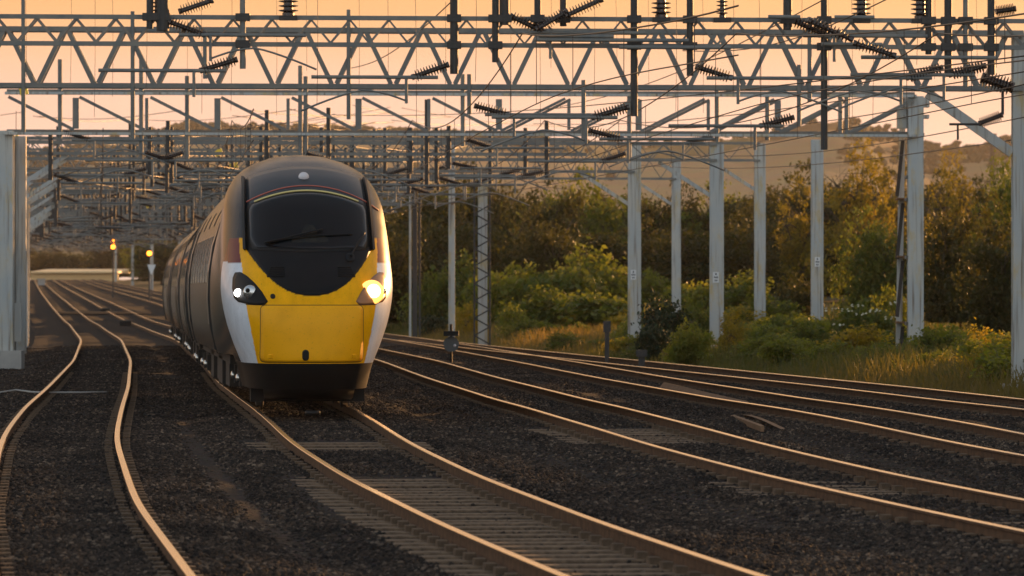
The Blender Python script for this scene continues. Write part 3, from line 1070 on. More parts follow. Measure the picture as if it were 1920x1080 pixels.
for xx_ in (2, 26, 30):
    beam('flange', (ux(xx_, YC), YC - .30 + .002 * xx_, float(ground_z(lx, YC))), (ux(xx_, YC), YC - .30 + .002 * xx_, zz_(262, YC)), .045, .16, STEEL, gC)
for py in (300, 380, 460, 540, 620):
    beam('batten', (ux(4, YC), YC - .23, zz_(py, YC)), (ux(25, YC), YC - .23, zz_(py, YC)), .10, .03, STEEL, gC, up=(0, 0, 1))
    for xx_ in (7, 22):
        tube('bolt', (ux(xx_, YC), YC - .22, zz_(py, YC)), (ux(xx_, YC), YC - .28, zz_(py, YC)), .045, DARK, gC, 6)
for (Y, style, pxr, pyt, pyb, lab, plate, lw) in (
        (152, 'slim', 1345, 270, 300, 'gantry whose mast with a white number plate stands second from the ivy bush', (-.03, 2.35), .44),
        (166, 'slim', 1190, 268, 322, 'gantry on the pale mast with a number plate beside the small yellow sign', (-.04, 2.45), .45),
        (186, 'slim', 1427, 268, 300, 'gantry on the plain grey mast without a plate among the bushes', None, .43),
        (212, 'slim', 1269, 300, 335, 'gantry on the slim mast rising out of the dark ivy bush', None, .40)):
    dd = []
    for k in ('T', '3', '4'):
        c = float(TRACK[k](Y))
        for o_, di in ((-1.2, 1), (1.6, -1)):
            dd.append(dict(a_=c + o_, ztop=zz_(pyt, Y) + .5, zbot=zz_(pyb, Y) - .75 + .3 * (o_ > 0), dirn=di, dia=.13, full=True, tilt=.3))
    g, ps = make_gantry(lab, Y, style, float(TRACK['L'](Y)) - 3.0, ux(pxr, Y), zz_(pyb, Y), zz_(pyt, Y), lw=lw, plate=plate, drops=dd, detail=0)

# a mast with a number plate standing alone behind the deep gantry
am = empty('anchor_mast', (0, 0, 0), 'lone grey mast with a white number plate, fourth from the right', 'mast')
b = P(1532, 605, 172); b.z = float(ground_z(b.x, b.y)) - .05
leg_H(am, b, zz_(262, 172), .43, .36, (0, zz_(500, 172) - b.z))

# further gantries stacked up along the line
far_Y = [236, 247, 258, 270, 282, 295, 308, 322, 336, 351, 366, 382, 398, 434, 474, 518, 566, 620, 680, 750, 830, 920, 1010]
for i, Y in enumerate(far_Y):
    zr = float(rail_z(Y))
    style = 'big' if i % 3 == 1 else 'slim'
    zb = zr + 6.0 + (.25 if i % 2 else 0)
    zt = zb + (1.0 if style == 'big' else .55)
    dd = []
    for k in ('L', 'T', '3', '4'):
        c = float(TRACK[k](Y))
        for o_, di in ((-1.3, 1), (1.7, -1)):
            if random.random() < (.95 if Y < 600 else .5):
                dd.append(dict(a_=c + o_, ztop=zt + random.uniform(.3, 2.4), zbot=zb - random.uniform(.5, 1.3), dirn=di, dia=.14, full=True,
                               tilt=random.uniform(.15, .4), bar=Y < 420, arm=Y < 520, dy=-.3))
    g_f, pos_f = make_gantry('%s nearest of the distant lattice gantries stacked up along the line behind the train' % ORD[i], Y, style, float(TRACK['L'](Y)) - 3.2,
                float(TRACK['4'](Y)) + 3.4 + random.uniform(0, 1.5), zb, zt, 'distant gantries along the line', dd, lw=.42, detail=0, knee=(Y < 500), legs=('H', None if Y < 305 or i % 2 else 'H'))
    if Y < 620:
        x0_, x1_ = float(TRACK['L'](Y)) - 3, float(TRACK['4'](Y)) + 3
        for q in range(9):
            u_ = random.uniform(x0_, x1_ - 2); z_ = zb + random.uniform(-1.5, 1.6); dy_ = random.uniform(-1.2, -.3)
            if q % 3 == 0:
                insul(pos_f(u_, z_, dy_), pos_f(u_ + random.uniform(.6, .9), z_ + random.uniform(-.4, .4), dy_), g_f)
            else:
                tube('bracket_tube', pos_f(u_, z_, dy_), pos_f(u_ + random.uniform(.8, 2.6), z_ + random.uniform(-.25, .25), dy_), random.uniform(.05, .11), random.choice((DARK, STEEL)), g_f)
            tube('hanger', pos_f(u_ + .3, z_, dy_), pos_f(u_ + .3, zt if z_ < zb else zb, dy_), .05, DARK, g_f, 6)

for Y, xe, pyt, pyb, lab in ((189, P(904, 0, 187).x, 300, 330, 'gantry boom reaching over the tracks to the laced lattice mast'), (197, P(847, 0, 197).x, 283, 318, 'gantry boom reaching over the tracks to the thin pale post'),
                             (224, P(778, 0, 224).x, 322, 352, 'gantry boom reaching over the tracks to the dark double mast'), (143, ux(1100, 143), 262, 290, 'slim boom crossing the tracks and ending just left of the pale mast')):
    dd = []
    for k in ('L', 'T', '3', '4'):
        c = float(TRACK[k](Y))
        for o_, di in ((-1.4, 1), (1.5, -1)):
            if c + o_ < xe:
                dd.append(dict(a_=c + o_, ztop=zz_(pyt, Y) + random.uniform(.2, 1.2), zbot=zz_(pyb, Y) - random.uniform(.4, 1.0), dirn=di, dia=.13, full=True, tilt=random.uniform(.2, .4), arm=random.random() < .6))
    make_gantry(lab, Y, 'slim', float(TRACK['L'](Y)) - 2.8, xe, zz_(pyb, Y), zz_(pyt, Y), lw=.4, legs=('H', None), drops=dd, detail=0)

# lattice mast, thin post and double mast beside the line
lm = empty('lattice_mast', (0, 0, 0), 'zigzag laced lattice mast standing right of the thin pale post', 'mast')
b = P(904, 640, 186); b.z = float(ground_z(b.x, b.y)) - .05
beam('column', b + Vector((.02, .25, 0)), Vector((b.x + .02, b.y + .25, zz_(325, 186))), .36, .10, MAST, lm)
for sx in (-.30, .30):
    beam('angle', b + Vector((sx, -.25, 0)), Vector((b.x + sx, b.y - .25, zz_(325, 186))), .07, .07, DARK, lm)
h0, h1 = b.z, zz_(385, 186)
nl = 17
for i in range(nl):
    s = 1 if i % 2 else -1
    beam('lacing', Vector((b.x + s * .30, b.y - .31, h0 + (h1 - h0) * i / nl)), Vector((b.x - s * .30, b.y - .31, h0 + (h1 - h0) * (i + 1) / nl)), .055, .02, DARK, lm)

pm = empty('catenary_post', (0, 0, 0), 'thin pale post behind the disc ground signal', 'mast')
b = P(847, 620, 196); b.z = float(ground_z(b.x, b.y)) - .05
beam('post', b, Vector((b.x, b.y, zz_(268, 196))), .26, .26, MAST, pm)
tube('bracket_tube', P(800, 382, 195.7), P(852, 381, 195.7), .06, STEEL, pm)
beam('insulator_tag', P(846, 383, 195.6), P(868, 373, 195.6), .07, .07, M['plank'], pm)

dm = empty('double_mast', (0, 0, 0), 'dark double column mast closest to the right flank of the train', 'mast')
b = P(778, 622, 222); b.z = float(ground_z(b.x, b.y)) - .05
for sx in (-.22, .0, .22):
    beam('column', b + Vector((sx, .1 * abs(sx), 0)), Vector((b.x + sx, b.y, zz_(345, 222))), .10 if sx else .22, .14, DARK if sx > -.1 else MAST, dm)
beam('cross_arm', P(716, 350, 221.8), P(790, 348, 221.8), .18, .12, MAST, dm, up=(0, 0, 1))
beam('knee_brace', P(735, 378, 221.8), P(776, 352, 221.8), .08, .08, MAST, dm)
tube('bracket_tube', P(722, 398, 221.6), P(775, 378, 221.6), .10, STEEL, dm)
insul(P(715, 402, 221.6), P(740, 392, 221.6), dm)

# ------------------------------------------------------------------ wires
def wire_mesh(name, fx, fz, y0, y1, step, rad):
    pts = []
    y = y0
    while y < y1:
        pts.append(Vector((float(fx(y)), y, float(fz(y)))))
        y += step * max(1, y / 140)
    return bent_tube_mesh(name, pts, rad, M['wire'], 5)


WLAB = {'L': 'contact wire and carrier strung above the leftmost track', 'T': 'contact wire and carrier strung above the train',
        '3': 'contact wire and carrier strung above the track right of the train', '4': 'contact wire and carrier strung above the second track right of the train',
        '5': 'contact wire and carrier strung above the track along the verge'}
for k in ('L', 'T', '3', '4', '5'):
    w = empty('overhead_wire', (0, 0, 0), WLAB[k], 'overhead wire')
    y0, y1 = {'L': (128, 900), 'T': (100, 900), '3': (60, 900), '4': (60, 900), '5': (60, 178)}[k]
    fx = lambda y, k=k: TRACK[k](y) + .04 * math.sin(y / 15.0)
    zc = lambda y: rail_z(y) + 4.95
    zm = lambda y: rail_z(y) + 5.55 + .75 * (2 * ((y / 42.0) % 1.0) - 1) ** 2
    link('contact_wire', wire_mesh('contact_wire', fx, zc, y0, y1, 2.0, .010), w)
    link('carrier_wire', wire_mesh('carrier_wire', fx, zm, y0, y1, 2.0, .013), w)
    y = y0 + 3.0
    while y < min(y1, 260):
        tube('dropper', (float(fx(y)), y, float(zc(y))), (float(fx(y)), y, float(zm(y))), .012, M['wire'], w, 6)
        y += 6.0
for i, (pa, pb) in enumerate((((1960, 100, 70), (600, 215, 190)), ((1960, 128, 80), (1000, 232, 190)), ((1960, 150, 82), (1280, 235, 170)), ((1960, 212, 95), (1280, 290, 175)),
                              ((1580, -20, 88), (1050, 200, 150)), ((1680, -10, 84), (1280, 95, 110)), ((860, -10, 88), (640, 130, 140)),
                              ((1930, 258, 105), (1200, 310, 190)))):
    a0, b0 = P(*pa), P(*pb)
    pts = [a0.lerp(b0, t / 20) + Vector((0, 0, -.35 * math.sin(math.pi * t / 20))) for t in range(21)]
    tag(link('feeder_wire', bent_tube_mesh('feeder_wire', pts, .012, M['wire'], 5)), 'thin feeder wire sagging between the gantries', 'wire', 'feeder wires between gantries')
rw = random.Random(3)
for i in range(48):
    Y0 = rw.uniform(120, 300); px0 = rw.uniform(40, 760); py0 = rw.uniform(190, 330)
    a0 = P(px0, py0, Y0); b0 = P(px0 + rw.uniform(120, 360) * rw.choice((-1, 1)), py0 + rw.uniform(-6, 40), Y0 + rw.uniform(25, 90))
    pts = [a0.lerp(b0, t / 10) + Vector((0, 0, -.25 * math.sin(math.pi * t / 10))) for t in range(11)]
    tag(link('span_wire', bent_tube_mesh('span_wire', pts, .016, M['wire'], 5)), 'thin span wire in the tangle above and left of the train', 'wire', 'span wires in the tangle')
# hanging vertical droppers high up against the sky
for i in range(34):
    px = 60 + i * 55 + random.uniform(-20, 20)
    Y = random.uniform(85, 125)
    a0 = P(px, random.uniform(-40, 5), Y); b0 = P(px + random.uniform(-3, 3), random.uniform(110, 240), Y)
    tag(link('hanging_wire', bent_tube_mesh('hanging_wire', [a0, a0.lerp(b0, .5) + Vector((.01, 0, 0)), b0], .0045, M['wire'], 4)),
        'hair-thin vertical wire against the sky, %s from the left' % ORD[i], 'wire', 'vertical wires against the sky')

# ------------------------------------------------------------------ the train
NOSE_Y = 72.0
_zw = [.26, .7, 1.0, 1.4, 1.8, 2.3, 2.8, 3.2, 3.45, 3.65, 3.8, 3.9, 3.96, 3.985]
_wb = [1.18, 1.24, 1.32, 1.38, 1.395, 1.36, 1.24, 1.06, .87, .68, .50, .36, .23, .03]
_wn = [.90, 1.00, 1.12, 1.25, 1.32, 1.315, 1.28, 1.225, 1.13, .99, .785, .555, .32, .03]
_zv = [.26, .70, 1.0, 1.5, 1.75, 2.0, 2.2, 2.44, 2.8, 3.2, 3.4, 3.6, 3.75, 3.88, 3.95, 3.985]
_vv = [.22, .02, .0, .05, .16, .38, .60, .86, 1.25, 1.75, 2.08, 2.52, 3.0, 3.65, 4.3, 5.2]


def _cub(x, xs_, ys_):
    """smooth interpolation (Hermite with finite difference slopes)"""
    xs_ = np.array(xs_); ys_ = np.array(ys_)
    m_ = np.gradient(ys_, xs_)
    x = np.clip(x, xs_[0], xs_[-1])
    i = np.clip(np.searchsorted(xs_, x) - 1, 0, len(xs_) - 2)
    h = xs_[i + 1] - xs_[i]
    t = (x - xs_[i]) / h
    return ((2 * t ** 3 - 3 * t ** 2 + 1) * ys_[i] + (t ** 3 - 2 * t ** 2 + t) * h * m_[i] + (-2 * t ** 3 + 3 * t ** 2) * ys_[i + 1] + (t ** 3 - t ** 2) * h * m_[i + 1])


def w_body(z): return _cub(z, _zw, _wb)
def w_nose(z): return _cub(z, _zw, _wn)
def v_nose(z): return _cub(z, _zv, _vv)
def plan_L(z): return 2.3 + 0 * z
N_EXP = 2.9


def nose_v(u, z):
    """distance back from the tip of the nose surface at (u across, z up)"""
    w = w_nose(z)
    s = np.clip(np.abs(u) / w, 0, .9995) ** (N_EXP / 2)
    c = np.sqrt(np.maximum(1 - s * s, 0)) ** (2 / N_EXP)
    return v_nose(z) + plan_L(z) * (1 - c)


def nose_p(u, z, eps=0.0):
    """point on (or eps proud of) the nose; x across, y back, z up"""
    e = .01
    du = (nose_v(u + e, z) - nose_v(u - e, z)) / (2 * e)
    dz = (nose_v(u, z + e) - nose_v(u, z - e)) / (2 * e)
    n = Vector((float(du), -1.0, float(dz))).normalized()
    return Vector((float(u), float(nose_v(u, z)), float(z))) + n * eps


def mask_low(u):
    return 1.736 + .74 * (np.abs(u) / .97) ** 2.3


def yel_b(z):
    return np.interp(z, [.7, 1.2, 1.6, 2.1, 2.4, 2.6], [.80, .905, .975, 1.02, 1.05, 1.05])


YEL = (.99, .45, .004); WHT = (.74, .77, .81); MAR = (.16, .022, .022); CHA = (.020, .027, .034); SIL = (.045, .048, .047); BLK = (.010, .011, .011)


def paint(u, z, v):
    a_ = abs(u)
    if z < (.715 if v < 3.5 else .80):
        return BLK
    if z > 2.98:
        return CHA if v < 6 else (.05, .05, .048)
    if v < 3.2 and z > mask_low(a_) and a_ < .99:
        return CHA
    if a_ < yel_b(z) and z < 2.62 and v < 2.4:
        return YEL
    if v < 2.05 and z < 2.18 + .04 * v:
        return WHT
    if v < 3.4 and z >= 2.0:
        if z < 2.62 and v < 1.95:
            return MAR
        return CHA
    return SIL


# shell of the leading coach
COACH_L = 24.6
zl = np.concatenate([np.linspace(.33, .70, 7), np.linspace(.72, 3.2, 105), 3.985 - (3.985 - 3.2) * (1 - np.linspace(0, 1, 36)[1:]) ** 1.7])
th = np.linspace(0, math.pi / 2, 110)
side_v = np.concatenate([np.linspace(.06, 3, 46), np.linspace(4, 21, 12)])
V_, C_ = [], []
nt = None
for z in zl:
    wn_, wb_, v0, L_ = float(w_nose(z)), float(w_body(z)), float(v_nose(z)), float(plan_L(z))
    half = []
    for t in th:
        s, c = math.sin(t), math.cos(t)
        half.append((wn_ * s ** (2 / N_EXP), v0 + L_ * (1 - max(c, 0) ** (2 / N_EXP))))
    vend = half[-1][1]
    for sv in side_v[:-1]:
        v = vend + (COACH_L - vend) * (sv / 21.0)
        k = float(sstep(vend, vend + 3.5, v))
        half.append((wn_ + (wb_ - wn_) * k, v))
    half.append((wb_, COACH_L))
    full = [(-u, v) for u, v in half[:0:-1]] + half
    nt = len(full)
    for u, v in full:
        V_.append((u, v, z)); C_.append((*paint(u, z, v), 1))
F_ = []
for j in range(len(zl) - 1):
    for i in range(nt - 1):
        if zl[j] < .80 and min(V_[j * nt + i][1], V_[j * nt + i + 1][1]) > 3.3:
            continue
        F_.append((j * nt + i, j * nt + i + 1, (j + 1) * nt + i + 1, (j + 1) * nt + i))
shell = mesh('nose_shell', V_, F_, [M['livery'], M['black']], True)
shell.polygons.foreach_set('material_index', [1 if V_[f_[2]][2] < .722 else 0 for f_ in F_])
ca = shell.color_attributes.new('paint', 'FLOAT_COLOR', 'POINT')
ca.data.foreach_set('color', np.array(C_, np.float32).reshape(-1))


def track_pt(y):
    return Vector((float(TRACK['T'](y)), y, float(rail_z(y))))


def coach_frame(front_y):
    a_, b_ = track_pt(front_y + 4.0), track_pt(front_y + COACH_L - 4.2)
    dv = (b_ - a_).normalized()
    xv = Vector((dv.y, -dv.x, 0)).normalized()
    zv = xv.cross(dv)
    m = Matrix((xv, dv, zv)).transposed().to_4x4()
    m.translation = a_ - dv * 4.0
    return m


train = empty('passenger_train', track_pt(NOSE_Y), 'streamlined passenger train with yellow nose, black windscreen surround and one bright headlamp', 'train')
train.location = (0, 0, 0)
MF = coach_frame(NOSE_Y)
MF = Matrix.Translation((.03, 0, 0)) @ MF


def tpart(name, me, parent=None, m=None):
    o = link(name, me, parent or train)
    if parent is None:
        o.matrix_local = m or MF
    return o


lead = tpart('nose_shell', shell)
lead['label'] = 'yellow, white and charcoal painted nose and leading coach shell'


def patch(name, outline, material, eps, rings=10, center=None, parent=lead, smooth=True, lip=.012):
    """a panel lying on the nose: outline of (u, z) points, filled towards its centre, its rim turned in"""
    o = np.array(outline, float)
    c = np.array(center if center is not None else o.mean(0), float)
    n = len(o)
    v, f = [], []
    for u, z in o:
        v.append(nose_p(u, z, eps - lip))
    for r in range(rings):
        k = 1 - r / rings
        for u, z in c + (o - c) * k:
            v.append(nose_p(u, z, eps))
    v.append(nose_p(c[0], c[1], eps))
    for r in range(rings):
        for i in range(n):
            f.append((r * n + i, r * n + (i + 1) % n, (r + 1) * n + (i + 1) % n, (r + 1) * n + i))
    for i in range(n):
        f.append((rings * n + i, rings * n + (i + 1) % n, (rings + 1) * n))
    me = mesh(name, v, f, material, smooth)
    return link(name, me, parent)


def densify(pts, n=96, closed=True):
    p = np.array(pts, float)
    if closed:
        p = np.vstack([p, p[:1]])
    d_ = np.r_[0, np.cumsum(np.hypot(*np.diff(p, axis=0).T))]
    t = np.linspace(0, d_[-1], n, endpoint=not closed)
    return np.stack([np.interp(t, d_, p[:, 0]), np.interp(t, d_, p[:, 1])], 1)


def rrect(x0, x1, z0, z1, r, n=96):
    pts = []
    for cx, cz, a0 in ((x1 - r, z1 - r, 0), (x0 + r, z1 - r, 90), (x0 + r, z0 + r, 180), (x1 - r, z0 + r, 270)):
        for a in np.linspace(a0, a0 + 90, 8):
            pts.append((cx + r * math.cos(R(a)), cz + r * math.sin(R(a))))
    return densify(pts, n)


# black lower bowl of the windscreen surround
us = np.linspace(-.955, .955, 60)
bowl = [(u, float(mask_low(u)) + .004) for u in us] + [(u, 2.62 - .03 * (u / .955) ** 2) for u in us[::-1]]
bowl_o = patch('black_surround', densify(bowl, 150), M['black_gloss'], .010, 14, (0, 2.25))
brow = [(u, 2.63) for u in np.linspace(-.93, .93, 30)] + [(.93 - .03 * t, 2.63 + .92 * t) for t in np.linspace(.05, .95, 20)] + \
       [(u, 3.74 - .16 * (u / .9) ** 2) for u in np.linspace(.88, -.88, 30)] + [(-.93 + .03 * t, 2.63 + .92 * t) for t in np.linspace(.95, .05, 20)]
patch('black_brow', densify(brow, 150), M['brow'], .008, 14, (0, 3.1))
# windscreen, with a shallow arch on top
scr = [(u, 2.46 - .03 * math.cos(u / .80 * math.pi / 2)) for u in np.linspace(-.80, .80, 20)] + [(.86, 2.56)] + \
      [(.875, z) for z in np.linspace(2.62, 3.02, 10)] + [(.84, 3.10)] + [(u, 3.29 - .19 * (u / .84) ** 2) for u in np.linspace(.80, -.80, 24)] + [(-.84, 3.10)] + \
      [(-.875, z) for z in np.linspace(3.02, 2.62, 10)] + [(-.86, 2.56)]
surr = [(u * 1.075, 2.86 + (z - 2.86) * 1.09) for u, z in scr]
patch('screen_gasket', densify(surr, 130), M['black'], .016, 10, lip=.004)
patch('cab_interior', densify([(u * .985, 2.86 + (z - 2.86) * .985) for u, z in scr], 130), M['cab_dark'], .017, 10, lip=.0)
patch('cab_seat', densify([(-.11, 2.60), (.0, 2.585), (.11, 2.60), (.12, 2.70), (.07, 2.79), (.0, 2.81), (-.07, 2.79), (-.12, 2.70)], 40), M['cab_seat'], .021, 4, lip=.003)
patch('cab_desk', densify([(-.28, 2.53), (.30, 2.53), (.27, 2.60), (.20, 2.64), (-.22, 2.63), (-.26, 2.60)], 40), M['cab_seat'], .0195, 4, lip=.002)
patch('windscreen', densify(scr, 130), M['glass'], .030, 12, lip=.0)


def strip(name, fn, t0, t1, width, material, eps, n=60, parent=lead):
    v, f = [], []
    for i in range(n + 1):
        t = t0 + (t1 - t0) * i / n
        u, z = fn(t)
        u2, z2 = fn(t + (t1 - t0) * .01)
        L_ = math.hypot(u2 - u, z2 - z)
        nu, nz = -(z2 - z) / L_, (u2 - u) / L_
        for s, e in ((-.5, 0), (-.5, eps), (.5, eps), (.5, 0)):
            v.append(nose_p(u + nu * width * s, z + nz * width * s, e))
    for i in range(n):
        for k in range(3):
            f.append((i * 4 + k, i * 4 + k + 1, (i + 1) * 4 + k + 1, (i + 1) * 4 + k))
    return link(name, mesh(name, v, f, material), parent)


strip('coachline', lambda t: (t, 3.335 - .19 * (t / .84) ** 2), -.80, .78, .018, M['line_yellow'], .026)
strip('coachline', lambda t: (t, 3.42 - .21 * (t / .84) ** 2), -.92, .92, .012, M['line_red'], .016)
strip('coachline', lambda t: (t, 3.42 - .21 * (t / .84) ** 2), .96, 1.12, .010, M['line_red'], .016, 12)
for s in (-1, 1):
    strip('windscreen_fin', lambda t, s=s: (s * (.955 - .03 * ((t - 2.5) / 1.1) ** 2), t), 2.42, 3.56, .035, M['black'], .05, 40)
    for i in range(6):
        strip('slat', lambda t, s=s, i=i: (s * t, 2.02 + .028 * i), .40, .66 - .012 * i, .012, M['black'], .022, 10, lead).name = 'vent_slat'

# wiper
def surf_bar(name, pts, rad, material, eps, parent=lead):
    return link(name, bent_tube_mesh(name, [nose_p(u, z, eps) for u, z in densify(pts, 24, False)], rad, material, 6), parent)


wip = surf_bar('wiper', [(-.66, 2.50), (-.40, 2.56), (.0, 2.66), (.20, 2.70)], .016, M['black'], .06)
surf_bar('wiper_blade', [(-.62, 2.52), (.0, 2.61), (.64, 2.64)], .010, M['black'], .045)
surf_bar('wiper', [(.60, 2.30), (.66, 2.42), (.82, 2.66)], .018, M['black'], .055)
patch('wiper_spindle', rrect(.53, .66, 2.24, 2.36, .04, 24), M['black'], .03, 3)

# front hatch, joint line and fittings
patch('panel_gap', rrect(-.775, .775, .735, 1.60, .07, 120), M['groove'], .004, 8, lip=.004)
patch('coupler_hatch', rrect(-.762, .762, .748, 1.588, .06, 120), M['yellow'], .010, 12)
strip('panel_gap', lambda t: (t, 1.605 - .02 * (1 - (t / .95) ** 2)), -.98, .98, .012, M['groove'], .006)
patch('coupler_opening', rrect(-.155, -.055, .765, .93, .05, 40), M['black'], .016, 4)
for u in (-.62, .62):
    patch('hatch_latch', rrect(u - .03, u + .03, .80, .86, .008, 24), M['yellow'], .020, 3)
patch('horn_socket', rrect(-.62, -.55, 1.69, 1.76, .03, 24), M['black'], .012, 3)

# headlamps
lamp_out = [(.66, 1.65), (.70, 1.605), (.82, 1.595), (.95, 1.61), (1.08, 1.64), (1.14, 1.70), (1.165, 1.85), (1.155, 2.0), (1.12, 2.085), (1.04, 2.09),
            (.95, 2.03), (.84, 1.92), (.74, 1.79)]
for s in (-1, 1):
    o = densify([(s * u, z) for u, z in lamp_out], 72)
    hl = patch('headlamp', o, M['black_gloss'] if s < 0 else M['lamp_glow_bowl'], .012, 6, (s * .93, 1.80))

    def lamp(cu, cz, r, material, eps, name, hl=hl):
        c = nose_p(cu, cz, eps)
        e = nose_p(cu, cz, eps + .1)
        nrm = (e - c).normalized() * .15 + Vector((0, -1, 0)) * .85
        me = lathe(name, [(r * 1.0, -.02), (r * 1.0, .01), (r * .85, .03), (r * .5, .045), (r * .02, .05)], 24, material)
        ob = link(name, me, hl)
        ob.matrix_local = frame_to(c, c + nrm.normalized())
        return ob
    if s < 0:
        lamp(-1.075, 1.775, .060, M['lens_white'], .02, 'lit_lens_or_halo')
        lamp(-.905, 1.785, .105, M['reflector'], .02, 'lamp_reflector')
        lamp(-.905, 1.785, .035, M['black'], .075, 'bulb_shield')
    else:
        lamp(.905, 1.785, .185, M['halo_glow'], .012, 'lit_lens_or_halo')  # emissive disc for the halo, wider than the lens itself
        lamp(.905, 1.785, .112, M['lens_warm'], .045, 'lit_lens_or_halo')
        lamp(1.08, 1.80, .05, M['reflector'], .02, 'lamp_reflector')
c = nose_p(-.03, 3.56, .0)
mk = link('marker_light', lathe('marker_light', [(.085, -.04), (.085, .02), (.07, .06), (.04, .085), (.005, .095)], 24, M['lens_grey']), lead)
mk.matrix_local = frame_to(c, c + Vector((0, -1, .25)))
rim = link('marker_rim', lathe('marker_rim', [(.115, -.05), (.115, .012), (.095, .02), (.087, -.02)], 24, M['black']), lead)
rim.matrix_local = mk.matrix_local

# black snow plough below the nose
pl = []
for i in range(41):
    u = -.70 + 1.40 * i / 40
    vb = .75 + .6 * abs(u / .70) ** 3
    pl.append((u, vb))
pv, pf = [], []
for u, vb in pl:
    pv += [(u, vb - .12, .34), (u * .97, vb + .05, .16 + .05 * abs(u) ** 2), (u * .95, vb + .25, .15), (u, vb + .3, .5)]
for i in range(40):
    for k in range(4):
        pf.append((i * 4 + k, (i + 1) * 4 + k, (i + 1) * 4 + (k + 1) % 4, i * 4 + (k + 1) % 4))
link('snow_plough', mesh('snow_plough', pv, pf, M['black'], True), lead)

link('under_nose_shield', join_boxes('under_nose_shield', [(0, 1.75, .42, 1.74, .08, .60), (0, 2.9, .40, 1.66, .1, .50)], M['black']), lead)
# trailing coaches
cz = np.concatenate([np.linspace(.82, 3.2, 24), 3.985 - (3.985 - 3.2) * (1 - np.linspace(0, 1, 14)[1:]) ** 1.7])


def coach_mesh(y0, y1):
    v, f = [], []
    st = [y0, y0 + .02, y1 - .02, y1]
    prof = [(-float(w_body(z)), float(z)) for z in cz] + [(float(w_body(z)), float(z)) for z in cz[::-1]]
    n = len(prof)
    for y, k in zip(st, (.985, 1, 1, .985)):
        v += [(u * k, y, z) for u, z in prof]
    for j in range(3):
        f += [(j * n + i, j * n + (i + 1) % n, (j + 1) * n + (i + 1) % n, (j + 1) * n + i) for i in range(n)]
    f += [tuple(range(n)), tuple(range(4 * n - 1, 3 * n - 1, -1))]
    return mesh('coach_body', v, f, M['silver'], True)


COACH = coach_mesh(0, COACH_L - .7)
GANG = join_boxes('gangway', [(0, -.35, 1.8, 1.8, .7, 2.4)], M['black'])


def side_panel(name, ya, yb, za, zb_, material, proud):
    v, f = [], []
    zs = np.linspace(za, zb_, 6)
    for s in (-1, 1):
        b0 = len(v)
        for z in zs:
            w = float(w_body(z)) + proud
            v += [(s * w, ya, z), (s * w, yb, z), (s * (w - .05), ya, z), (s * (w - .05), yb, z)]
        for j in range(5):
            p_ = b0 + j * 4
            f += [(p_, p_ + 1, p_ + 5, p_ + 4), (p_ + 2, p_, p_ + 4, p_ + 6), (p_ + 1, p_ + 3, p_ + 7, p_ + 5)]
        f += [(b0, b0 + 2, b0 + 3, b0 + 1), (b0 + 20, b0 + 21, b0 + 23, b0 + 22)]
    return mesh(name, v, f, material)


WIN = side_panel('window', -.75, .75, 1.95, 2.72, M['coach_glass'], .006)
DOOR = side_panel('door', -.5, .5, .85, 2.95, M['silver'], .03)
DSEAM = side_panel('door_seam', -.54, .54, .80, 3.0, M['black'], .008)
VENT = side_panel('roof_vent', -.22, .22, 2.92, 3.20, M['black'], .012)
WHEEL = lathe('wheel', [(.12, -.07), (.40, -.07), (.45, -.055), (.45, -.03), (.42, -.03), (.42, .07), (.36, .07), (.33, .02), (.14, .02), (.12, .10)], 28, M['under'])
AXLE = lathe('axle_box', [(.07, -.06), (.07, .03), (.05, .05), (.01, .06)], 14, M['axle'])
BOGIE = join_boxes('bogie', [(-1.02, 0, .52, .14, 3.5, .22), (1.02, 0, .52, .14, 3.5, .22), (0, 0, .55, 2.0, .5, .25)] +
                   [(s * 1.05, y, .46, .24, .34, .30) for s in (-1, 1) for y in (-1.35, 1.35)] +
                   [(s * 1.08, y, .62, .10, .5, .3) for s in (-1, 1) for y in (-.5, .5)], M['under'])
UNDER = join_boxes('underframe_equipment', [(0, y, .52, w_, l_, .55) for y, w_, l_ in ((8.0, 2.1, 2.2), (10.6, 2.2, 2.4), (13.4, 2.1, 2.6), (16.2, 2.2, 1.8))] +
                   [(0, 14.3, .72, 2.2, 19.2, .14)], M['under'])

for c_i in range(4):
    fy = NOSE_Y + c_i * COACH_L
    m = MF if c_i == 0 else coach_frame(fy)
    if c_i == 0:
        body = lead
    else:
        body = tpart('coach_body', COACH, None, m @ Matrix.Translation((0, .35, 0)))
        link('gangway', GANG, body)
    for y in np.arange(6.5, 21.5, 2.05) if c_i else np.arange(8.5, 21.5, 2.05):
        o = link('window', WIN, body); o.location = (0, y, 0)
    for y in ((1.6, 22.2) if c_i else (6.6, 22.8)):
        o = link('door', DOOR, body); o.location = (0, y, 0)
        o = link('door_seam', DSEAM, body); o.location = (0, y, 0)
    for y in (3.6, 7.2, 11.0, 14.8, 18.6, 22.0):
        if c_i or y > 5:
            o = link('roof_vent', VENT, body); o.location = (0, y, 0)
    o = link('underframe_equipment', UNDER, body)
    for y in (4.0, COACH_L - 4.2):
        lead_b = c_i == 0 and y < 10
        bg = tpart('bogie', BOGIE, None, m @ Matrix.Translation((0, y + (1.2 if lead_b else 0), 0)) @ Matrix.Diagonal((.84 if lead_b else .97, 1, 1, 1)))
        for ay in (-1.35, 1.35):
            for s in (-1, 1):
                o = link('wheel', WHEEL, bg); o.matrix_local = frame_to((s * .79, ay, .42), (s * .79 + s, ay, .42))
                o = link('axle_box', AXLE, bg); o.matrix_local = frame_to((s * 1.18, ay, .44), (s * 1.18 + s, ay, .44))

